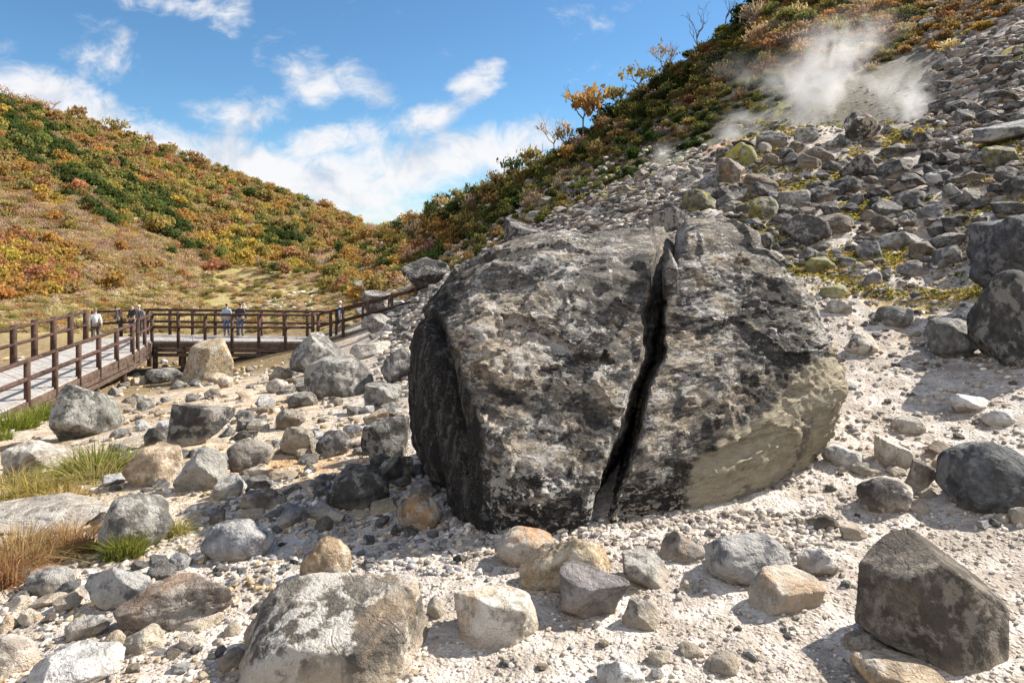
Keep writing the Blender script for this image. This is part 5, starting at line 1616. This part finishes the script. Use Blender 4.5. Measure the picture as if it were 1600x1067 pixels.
for i, (x, y0, y1, wpx, c_, lf, lb) in enumerate(SKY_T):
    rg = np.random.default_rng(900 + i)
    dd = ground1(x, y1 + 6, 80, 40)
    hg = (y1 - y0) / F * dd * 1.25; wd = wpx / F * dd / 2 * 1.15
    p = at(x, y1, dd); p[2] = float(H(p[0], p[1])) - .2
    root = tag(link('skyline_tree', None, (), tuple(p)), lb, 'tree')
    tv, tq = limbs(rg, 1.0, .75, 9, .035, twigs=7 if lf < .5 else 3, z0=.35)
    sc = np.array([wd * 1.05, wd * 1.05, hg * .98])
    link('trunk', mesh_from('trunk', tv * sc, tq, True), BARK, (0, 0, 0), root)
    if lf > 0:
        cp, cd = crown_pts(rg, int(120 + 380 * lf), 9, .6, gap=.05)
        cp = cp * np.array([.95, .95, .55]) + np.array([0, 0, .42])
        v, q = quads(cp, .055 if lf > .5 else .04, rg, out=cd)
        c = link('crown', mesh_from('crown', v * sc, q, False), LEAF, (0, 0, 0), root); c.color = (*c_, 1)

# a few large bushes close behind the boardwalk, and the orange maples low on the left
# ---- meadow brush in the valley: too many and too small to count
n = 7500
px = FR.uniform(-60, 720, n); py = FR.uniform(398, 520, n)
d = ground(px, py, 19.0); x_ = (px - 800) / F * d; ok = ~np.isnan(d) & (d < 150) & ((d > 40) | (x_ < -20.4 - 3.0 * (d - 19) / 17.2))
px, py, d = px[ok], py[ok], d[ok]
dens = fbm(np.stack([px * .012, py * .05, d * 0], 1), 3, seed=5) + .12 * FR.normal(size=len(px))
ok = dens > np.where((px > 270) & (px < 640), -.07, -.16)
px, py, d = px[ok], py[ok], d[ok]
m_ = len(px)
kk = FR.choice([0, 2, 4, 5, 6, 7, 8], m_, p=[.03, .07, .28, .10, .20, .02, .30])
form = np.where(FR.random(m_) < .65, 2, 0)
rad = FR.uniform(.16, .55, m_) * np.where((px < 330) & (d > 45), 1.5, 1.0) * np.clip(d / 60, .8, 1.4)
pos = np.stack([(px - 800) / F * d, d, np.zeros(m_)], 1); pos[:, 2] = H(pos[:, 0], pos[:, 1]) - .05
col = np.clip(PAL[kk] * (1.1 + .2 * FR.normal(size=(m_, 1))), .02, .6)
ME = dict(form=form, rad=rad, pos=pos, col=col, hgt=rad * FR.uniform(.5, .9, m_))
stuff_forest('meadow_undergrowth', np.arange(m_), ME, 'low tan and olive undergrowth of the valley meadow')

# ---- low plants and dry grass near the camera
def tuft(name, label, px_, py_, wpx, hpx, col1, col2, nb, seed, curl=.35, d0=None, bare=0.0):
    rg = np.random.default_rng(seed)
    dd = d0 or ground1(px_, py_, 6)
    c = at(px_, py_, dd); c[2] = float(H(c[0], c[1]))
    wd = wpx / F * dd / 2; hg = hpx / F * dd
    n_ = nb
    rr_ = np.sqrt(rg.random(n_)); a = rg.uniform(0, 6.28, n_)
    b = np.stack([rr_ * np.cos(a) * wd * .75, rr_ * np.sin(a) * wd * .6, np.zeros(n_)], 1)
    b[:, 2] = H(b[:, 0] + c[0], b[:, 1] + c[1]) - c[2] - .01
    L = hg * rg.uniform(.45, 1.1, n_) * (1.1 - .45 * rr_)
    az = np.where(rg.random(n_) < .6, a, rg.uniform(0, 6.28, n_)); out = rg.uniform(.05, 1.5, n_) ** 1.3 * curl * (0.5 + rr_)
    V = []; segs = 4
    tw = rg.uniform(0, 6.28, n_)
    side = np.stack([np.cos(tw), np.sin(tw), np.zeros(n_)], 1)
    wid = (0.0016 + .0012 * rg.random(n_)) * (dd / 3) ** .8 * 1.5
    for s in range(segs + 1):
        t = s / segs
        p = b + np.stack([np.cos(az) * out * L * t * t * 1.6, np.sin(az) * out * L * t * t * 1.6, L * (t - .38 * out * t * t * 1.4)], 1)
        ww = (wid * (1 - t * .85))[:, None]
        V.append(p - side * ww); V.append(p + side * ww)
    V = np.stack(V, 1)                              # blade, 2*(segs+1), 3
    k = 2 * (segs + 1)
    q = np.array([[2 * s, 2 * s + 1, 2 * s + 3, 2 * s + 2] for s in range(segs)])
    Q = (q[None] + (np.arange(n_) * k)[:, None, None]).reshape(-1, 4)
    mixv = rg.random(n_)[:, None] ** .8
    cc = np.array(col1) * (1 - mixv) + np.array(col2) * mixv
    cc = cc * rg.uniform(.75, 1.25, size=(n_, 1))
    o = link(name, mesh_from(name, V.reshape(-1, 3), Q, True, np.repeat(np.clip(cc, .01, .7), k, 0)), LEAFA, tuple(c))
    return tag(o, label, 'grass tuft' if 'tuft' in name else 'plant')


GRN, LIM, STR, RUS = (0.10, 0.13, 0.03), (0.25, 0.26, 0.06), (0.42, 0.34, 0.17), (0.31, 0.175, 0.10)
tuft('grass_tuft', 'big yellow green tuft of grass in front of the grey boulder by the boardwalk', 152, 742, 150, 62, GRN, LIM, 900, 1, .7)
tuft('grass_tuft', 'dry straw stalks among the big yellow green tuft', 150, 752, 110, 75, STR, (.3, .28, .1), 160, 2, .8)
tuft('grass_tuft', 'green grass clump along the boardwalk, towards the picture edge', 20, 672, 95, 40, (0.12, .18, .02), LIM, 700, 3, .5)
tuft('grass_tuft', 'green grass clump along the boardwalk, next to the grey boulder', 70, 655, 80, 36, (0.10, .16, .02), LIM, 600, 4, .5)
tuft('grass_tuft', 'green grass patch below the first near post', -15, 690, 80, 30, (0.10, .15, .02), LIM, 400, 41, .5)
tuft('grass_tuft', 'green tuft growing at the foot of the lichen mottled rock', 196, 872, 75, 55, GRN, LIM, 420, 5, .45)
tuft('grass_tuft', 'straw coloured tuft beside the lichen mottled rock', 268, 838, 62, 40, STR, LIM, 330, 6, .8)
tuft('dry_grass', 'reddish dry grass at the picture edge, denser part', 30, 885, 130, 76, RUS, STR, 1100, 7, .55)
tuft('dry_grass', 'reddish dry grass reaching towards the lichen mottled rock', 105, 868, 115, 62, RUS, (.40, .27, .12), 800, 8, .7)
tuft('dry_grass', 'rusty dry grass low at the picture edge above the small orange stone', 0, 915, 90, 66, RUS, (.34, .2, .1), 600, 9, .6)
tuft('dry_grass', 'thin brown stems above the broad pale slab', 55, 772, 130, 45, (.33, .22, .09), (.32, .3, .08), 420, 10, .9)
tuft('dry_grass', 'yellow brown grass between the two pale slabs', 100, 782, 90, 34, STR, (.36, .24, .06), 320, 12, .9)
tuft('dry_grass', 'sparse straw stems on the pale outcrop by the boardwalk grass', 25, 758, 90, 40, (.3, .26, .1), STR, 240, 13, .9)
# ------------------------------------------------------------------ small stones one can count, then the gravel nobody could
SR = np.random.default_rng(4711)
PROTO = [rock_verts(3000 + k, 'ammcfa'[k % 6], 5) for k in range(18)]
PROTO_ME = []
for v, f in PROTO:
    v = v.copy(); v[:, 2] += .55
    PROTO_ME.append(mesh_from('small_stone', v, f))
STONE_RM = {'pale': 'W', 'grey': 'G', 'dark': 'D', 'tan': 'T', 'brown': 'N', 'rusty': 'O', 'bluish': 'B'}
_sm = {}


def stone_mesh(k, m):
    if (k, m) not in _sm:
        me = PROTO_ME[k].copy(); me.materials.append(RM[m]); _sm[(k, m)] = me
    return _sm[(k, m)]


ZONES = [  # photo region, count, size range in photo px, colours, phrase
 ((150, 560, 640, 730), 34, (11, 24), ['grey', 'pale', 'tan', 'brown', 'rusty'], 'scattered on warm sand between boardwalk and split boulder'),
 ((300, 740, 640, 830), 12, (11, 22), ['bluish', 'grey', 'brown'], 'scattered near the shaded corner of the split boulder'),
 ((430, 830, 720, 900), 12, (10, 22), ['bluish', 'dark', 'grey'], 'lying in the shadow in front of the split boulder'),
 ((0, 880, 380, 1060), 22, (11, 26), ['grey', 'pale', 'tan', 'bluish'], 'scattered between the slabs near the dry grass'),
 ((680, 860, 1340, 1060), 20, (9, 20), ['pale', 'grey', 'tan'], 'scattered on the white gravel in front of the split boulder'),
 ((1290, 590, 1590, 830), 22, (10, 22), ['pale', 'grey', 'brown'], 'scattered on open sand beside the split boulder'),
 ((1300, 400, 1500, 590), 18, (10, 20), ['pale', 'grey', 'tan', 'dark'], 'scattered on the sandy slope above the split boulder'),
 ((1130, 240, 1600, 420), 84, (12, 30), ['dark', 'grey', 'bluish', 'brown'], 'among many on the mossy scree slope'),
 ((820, 250, 1150, 350), 30, (9, 20), ['dark', 'grey', 'brown', 'pale'], 'on the scree above the top of the split boulder'),
 ((170, 585, 640, 770), 105, (18, 44), ['grey', 'tan', 'brown', 'grey', 'pale'], 'packed on the valley side between boardwalk and split boulder'),
 ((0, 800, 420, 1040), 26, (20, 44), ['grey', 'bluish', 'brown', 'pale'], 'packed about the slabs and the dry grass'),
 ((380, 740, 660, 840), 18, (18, 36), ['bluish', 'grey', 'brown'], 'crowded at the shaded end of the split boulder'),
 ((560, 430, 660, 560), 24, (14, 36), ['grey', 'pale', 'dark', 'grey'], 'on the slope between rising railing and split boulder'),
 ((800, 270, 1100, 360), 26, (14, 32), ['dark', 'grey', 'dark', 'brown'], 'on the scree crest just above the split boulder'),
 ((1130, 230, 1590, 400), 70, (26, 58), ['dark', 'grey', 'dark', 'brown'], 'sitting on the mossy scree'),
 ((1440, 90, 1600, 250), 22, (24, 52), ['dark', 'dark', 'grey'], 'high on the rocky slope near the picture edge'),
 ((1440, 40, 1600, 240), 40, (11, 30), ['dark', 'grey', 'brown', 'pale'], 'high on the rocky slope beside the steam'),
]
for (x0, y0, x1, y1), cnt, (s0, s1), cols_, ph in ZONES:
    k = 0; tries = 0
    while k < cnt and tries < cnt * 8:
        tries += 1
        px_, py_ = SR.uniform(x0, x1), SR.uniform(y0, y1)
        if (px_ - 970) ** 2 / 345 ** 2 + (py_ - 600) ** 2 / 235 ** 2 < 1: continue
        d_ = ground([px_], [py_])[0]
        if np.isnan(d_): continue
        sp = s0 + (s1 - s0) * SR.random() ** 1.8
        r_ = sp / F * d_ / 2
        x_, y_ = (px_ - 800) / F * d_, d_
        if any((x_ - a) ** 2 + (y_ - b) ** 2 < (c + r_ * .5) ** 2 for a, b, c in ROCK_XY): continue
        cn = cols_[SR.integers(0, len(cols_))]
        o = bpy.data.objects.new('pebble' if r_ < .05 else ('cobble' if sp < 24 else 'loose_rock'), stone_mesh(int(SR.integers(0, 18)), STONE_RM[cn]))
        COL.objects.link(o)
        o.location = (x_, y_ + r_ * .4, float(H(x_, y_ + r_ * .4)) - r_ * .08)
        fl = SR.uniform(.5, .85)
        o.scale = (r_ * SR.uniform(.9, 1.25), r_ * SR.uniform(.8, 1.2), r_ * fl)
        o.rotation_euler = (SR.normal() * .25, SR.normal() * .25, SR.uniform(0, 6.28))
        c = np.clip(np.array(RC[STONE_RM[cn]]) * (1 + .2 * SR.normal()), .03, .75); o.color = (*c, 1)
        lb = ('small ' if sp < 24 else 'middling ') + cn + (' stone ' if sp < 24 else ' rock ') + ph
        tag(o, lb, 'stone', lb)
        ROCK_XY.append((x_, y_, r_)); k += 1

GP = [rock_verts(4000 + k, 'amcf'[k % 4], 2 if k < 8 else 3) for k in range(14)]


def gravel(name, label, regions):
    V, Q, C, o = [], [], [], 0
    for (x0, y0, x1, y1), cnt, (s0, s1), pw, cols_, lo_ in regions:
        px_ = SR.uniform(x0, x1, cnt); py_ = SR.uniform(y0, y1, cnt)
        d_ = ground(px_, py_); ok = ~np.isnan(d_)
        cl = fbm(np.stack([px_ * .012, py_ * .03, px_ * 0], 1), 3, seed=8)
        ok &= cl + .22 * SR.normal(size=cnt) > lo_
        px_, d_ = px_[ok], d_[ok]; m_ = len(px_)
        sp = s0 + (s1 - s0) * SR.random(m_) ** pw
        r_ = sp / F * d_ / 2
        x_, y_ = (px_ - 800) / F * d_, d_
        z_ = H(x_, y_)
        big = sp > 7
        pick = np.where(big, SR.integers(8, 14, m_), SR.integers(0, 8, m_))
        cc = np.array(cols_)[SR.integers(0, len(cols_), m_)] * (1 + .22 * SR.normal(size=(m_, 1)))
        for k in range(14):
            idx = np.where(pick == k)[0]
            if not len(idx): continue
            v, f = GP[k]
            a = SR.uniform(0, 6.28, len(idx)); c_, s_ = np.cos(a)[:, None], np.sin(a)[:, None]
            sx, sy, sz = [r_[idx, None] * SR.uniform(lo, hi, (len(idx), 1)) for lo, hi in ((.8, 1.3), (.7, 1.1), (.35, .8))]
            x = v[None, :, 0] * sx; y = v[None, :, 1] * sy
            w_ = np.stack([x * c_ - y * s_ + x_[idx, None], x * s_ + y * c_ + y_[idx, None], v[None, :, 2] * sz + z_[idx, None] + sz * .35 + (x * c_ - y * s_) * .15], -1)
            V.append(w_.reshape(-1, 3)); Q.append((f[None] + (np.arange(len(idx)) * len(v))[:, None, None] + o).reshape(-1, 3)); o += len(idx) * len(v)
            C.append(np.repeat(np.clip(cc[idx], .03, .7), len(v), 0))
    return tag(link(name, mesh_from(name, np.concatenate(V), np.concatenate(Q), True, np.concatenate(C)), GRAVEL_M), label, 'gravel', kind='stuff')


def gravel_material():
    m = bpy.data.materials.new('gravel_stone'); m.use_nodes = True
    t = NT(m.node_tree); b = t.n['Principled BSDF']
    co = t.new('ShaderNodeTexCoord').outputs['Object']
    c = t.new('ShaderNodeAttribute', attribute_name='Col').outputs['Color']
    n = t.noise(co, 22, 6, .7); n2 = t.noise(co, 90, 3, .7)
    col = t.mix(t.ramp(n, .38, .64), t.mix(1.0, c, (.6, .58, .56), 'MULTIPLY'), t.mix(1.0, c, (1.3, 1.3, 1.3), 'MULTIPLY'))
    t.put(b.inputs['Base Color'], col); b.inputs['Roughness'].default_value = .9; b.inputs['Specular IOR Level'].default_value = .2
    bp = t.new('ShaderNodeBump'); bp.inputs['Strength'].default_value = .6; bp.inputs['Distance'].default_value = .012
    t.put(bp.inputs['Height'], t.math('ADD', n, t.math('MULTIPLY', n2, .4))); t.put(b.inputs['Normal'], bp.outputs[0])
    return m


GRAVEL_M = gravel_material()
_pale = [(.49, .445, .395), (.43, .385, .335), (.53, .49, .45), (.34, .30, .26), (.45, .385, .31)]
_warm = [(.50, .42, .32), (.44, .33, .2), (.36, .31, .26), (.5, .46, .42), (.28, .25, .22), (.40, .31, .2)]
_scr = [(.14, .13, .125), (.20, .185, .17), (.30, .275, .25), (.11, .105, .10), (.48, .43, .38), (.27, .21, .16)]
gravel('gravel', 'pale pebbles and gravel strewn over the sand', [
 ((-500, 1090, 2100, 1500), 2600, (4, 16), 3, _pale, -.1),
 ((1620, 420, 2300, 1090), 2200, (3, 14), 2.6, _pale + _scr, -.1),
 ((-500, 640, -20, 1090), 1400, (3, 14), 2.6, _warm + _pale, -.1),
 ((640, 480, 1290, 860), 1500, (3, 12), 2.6, _pale + _scr, -.1),
 ((690, 800, 1300, 880), 2400, (2.5, 15), 2.6, _pale + [(.3, .27, .24), (.22, .2, .19)], -.25),
 ((640, 840, 1620, 1090), 4800, (2.2, 11), 3.2, _pale, -.10),
 ((-20, 860, 660, 1090), 3600, (2.5, 15), 2.6, _pale + _warm, -.12),
 ((330, 740, 720, 900), 1700, (3, 15), 2.2, [(.26, .26, .27), (.34, .33, .33), (.2, .2, .21), (.40, .36, .31)], -.2),
 ((-20, 560, 660, 860), 5200, (2.2, 14), 2.4, _warm + _warm + _pale[:2], -.08),
 ((1230, 560, 1620, 860), 3200, (2.2, 12), 2.8, _pale + [(.3, .27, .24)], -.05),
 ((1230, 380, 1620, 580), 2600, (2.2, 12), 2.4, _pale + _scr, -.05)])
gravel('scree_rubble', 'grey rubble covering the scree slope and its crest', [
 ((760, 270, 1090, 390), 2600, (2.5, 15), 2.0, _scr, -.3),
 ((1000, 190, 1620, 420), 3600, (2.5, 18), 2.4, _scr, .05),
 ((640, 240, 1130, 480), 3600, (2.2, 13), 2.2, _scr + [(.42, .40, .36)], -.2),
 ((1620, -60, 2100, 420), 2600, (3, 18), 2.2, _scr, -.1),
 ((1440, -10, 1660, 260), 2900, (2.5, 18), 2.0, _scr + [(.34, .28, .24)], -.15),
 ((1000, 130, 1440, 215), 500, (2, 7), 2.0, [(.30, .29, .24), (.22, .2, .17), (.36, .35, .2)], -.05),
 ((590, 380, 730, 620), 2600, (2.5, 17), 2.0, _scr + _pale, -.3)])
gravel('meadow_rubble', 'pale stones lying in the valley meadow beyond the boardwalk', [
 ((380, 455, 500, 490), 260, (2, 8), 2.0, [(.46, .43, .40), (.54, .5, .47)], -.1)])
# sulphur crust along the crest
gravel('sulphur_crust', 'yellow sulphur crusted lumps along the crest of the scree', [
 ((860, 262, 1010, 315), 700, (2.5, 10), 1.8, [(.48, .42, .17), (.52, .48, .27), (.40, .34, .14), (.42, .39, .33)], -.2),
 ((1000, 230, 1100, 285), 260, (3, 12), 1.6, [(.50, .52, .45), (.55, .55, .36), (.45, .46, .42)], -.2)])
# moss on the scree: streaks of low cushions
MS = np.random.default_rng(99)
n = 34000
px = MS.uniform(1130, 1620, n); py = MS.uniform(190, 470, n)
d = ground(px, py); ok = ~np.isnan(d); px, py, d = px[ok], py[ok], d[ok]
x, y = (px - 800) / F * d, d
st = fbm(np.stack([x * .5 - y * .2, y * .55 + x * .1, x * 0], 1), 4, seed=91)
ok = st + .06 * MS.normal(size=len(x)) > .06
x, y, d = x[ok], y[ok], d[ok]
c = np.stack([x, y, H(x, y) + .02], 1)
v, q = quads(c, .026, MS, up=.5)
v = (v.reshape(-1, 4, 3) - c[:, None]) * (d[:, None, None] / 12) + c[:, None]
cc = np.array([(.33, .245, .06), (.25, .25, .045), (.36, .25, .10), (.17, .18, .045)])[MS.integers(0, 4, len(c))]
tag(link('scree_moss', mesh_from('scree_moss', v.reshape(-1, 3), q, False, np.repeat(cc, 4, 0)), LEAFA), 'yellow and orange moss growing in streaks on the scree', 'moss', kind='stuff')
# ------------------------------------------------------------------ steam rising from the vents behind the crest
def steam(label, base, tip, r0, r1, dens, seed, thr=.46):
    """a plume: a tapering tube of air whose density billows and thins towards its edge and its top"""
    a, b = np.array(base), np.array(tip)
    n = 24; V, Q = [], []
    S = 9
    ax = (b - a) / np.linalg.norm(b - a)
    for s in range(S + 1):
        t = s / S; c = a + (b - a) * t
        r = (r0 + (r1 - r0) * t) * (1 if 0 < s < S else .5)
        for k in range(n):
            an = 6.2832 * k / n
            V.append(c + np.array([math.cos(an) * r, math.sin(an) * r * .8, 0]))
    for s in range(S):
        for k in range(n): Q.append([s * n + k, s * n + (k + 1) % n, (s + 1) * n + (k + 1) % n, (s + 1) * n + k])
    org = a
    V = np.array(V) - org
    me = mesh_from('steam', V, [np.array(Q)], True)
    import bmesh
    bm = bmesh.new(); bm.from_mesh(me)
    bmesh.ops.holes_fill(bm, edges=[e for e in bm.edges if e.is_boundary], sides=0); bmesh.ops.recalc_face_normals(bm, faces=bm.faces)
    bm.to_mesh(me); bm.free()
    m = bpy.data.materials.new('steam'); m.use_nodes = True
    t = NT(m.node_tree); t.n.clear()
    co = t.new('ShaderNodeTexCoord').outputs['Object']
    Hh = float((b - a)[2]); sep_ = t.new('ShaderNodeSeparateXYZ'); t.put(sep_.inputs[0], co)
    tt = t.math('DIVIDE', sep_.outputs[2], Hh)
    cx = t.math('MULTIPLY', tt, float((b - a)[0])); cyy = t.math('MULTIPLY', tt, float((b - a)[1]))
    rad = t.math('ADD', t.math('MULTIPLY', tt, r1 - r0), r0)
    dx = t.math('DIVIDE', t.math('SUBTRACT', sep_.outputs[0], cx), rad); dy = t.math('DIVIDE', t.math('SUBTRACT', sep_.outputs[1], cyy), t.math('MULTIPLY', rad, .8))
    rr2 = t.math('SQRT', t.math('ADD', t.math('MULTIPLY', dx, dx), t.math('MULTIPLY', dy, dy)))
    edge = t.ramp(rr2, 0.98, 0.15)
    nz = t.noise(t.mapping(co, loc=(seed, seed * .7, 0), scale=(1.1, 1.1, .85)), 0.75, 7, .60, 1.2)
    bill = t.ramp(nz, thr, thr + .17)
    up = t.ramp(tt, 1.0, .25); foot = t.ramp(tt, .0, .06)
    dn = t.math('MULTIPLY', t.math('MULTIPLY', edge, bill), t.math('MULTIPLY', up, foot))
    dn = t.math('MULTIPLY', dn, dens)
    pv_ = t.new('ShaderNodeVolumePrincipled')
    pv_.inputs['Color'].default_value = (.94, .94, .95, 1); pv_.inputs['Anisotropy'].default_value = .1
    t.put(pv_.inputs['Density'], dn)
    o_ = t.new('ShaderNodeOutputMaterial'); t.l.new(pv_.outputs[0], o_.inputs['Volume'])
    return tag(link('steam', me, m, tuple(org)), label, 'steam', kind='stuff')


steam('tall plume of white steam behind the crest of the scree', at(1248, 210, 26), at(1345, 8, 31), .8, 3.5, .8, 3.0, .41)
steam('short dense steam at the foot of the tall plume', at(1285, 206, 26.5), at(1262, 95, 29), .5, 2.2, .8, 7.0, .42)
steam('smaller plume of steam by the crest boulder', at(1440, 214, 23.8), at(1388, 100, 28), .5, 2.1, 1.1, 11.0, .42)
steam('wisp of steam over the sulphur bank', at(1135, 226, 27.5), at(1165, 168, 30), .5, 1.8, .6, 23.0, .41)
steam('faint thread of steam at the low end of the sulphur bank', at(1030, 268, 28), at(1040, 215, 29), .3, .9, .6, 29.0, .40)
steam('thin steam drifting along the wooded hillside from the vents', at(1290, 165, 29), at(1170, 85, 34), 1.6, 4.2, .22, 31.0, .41)
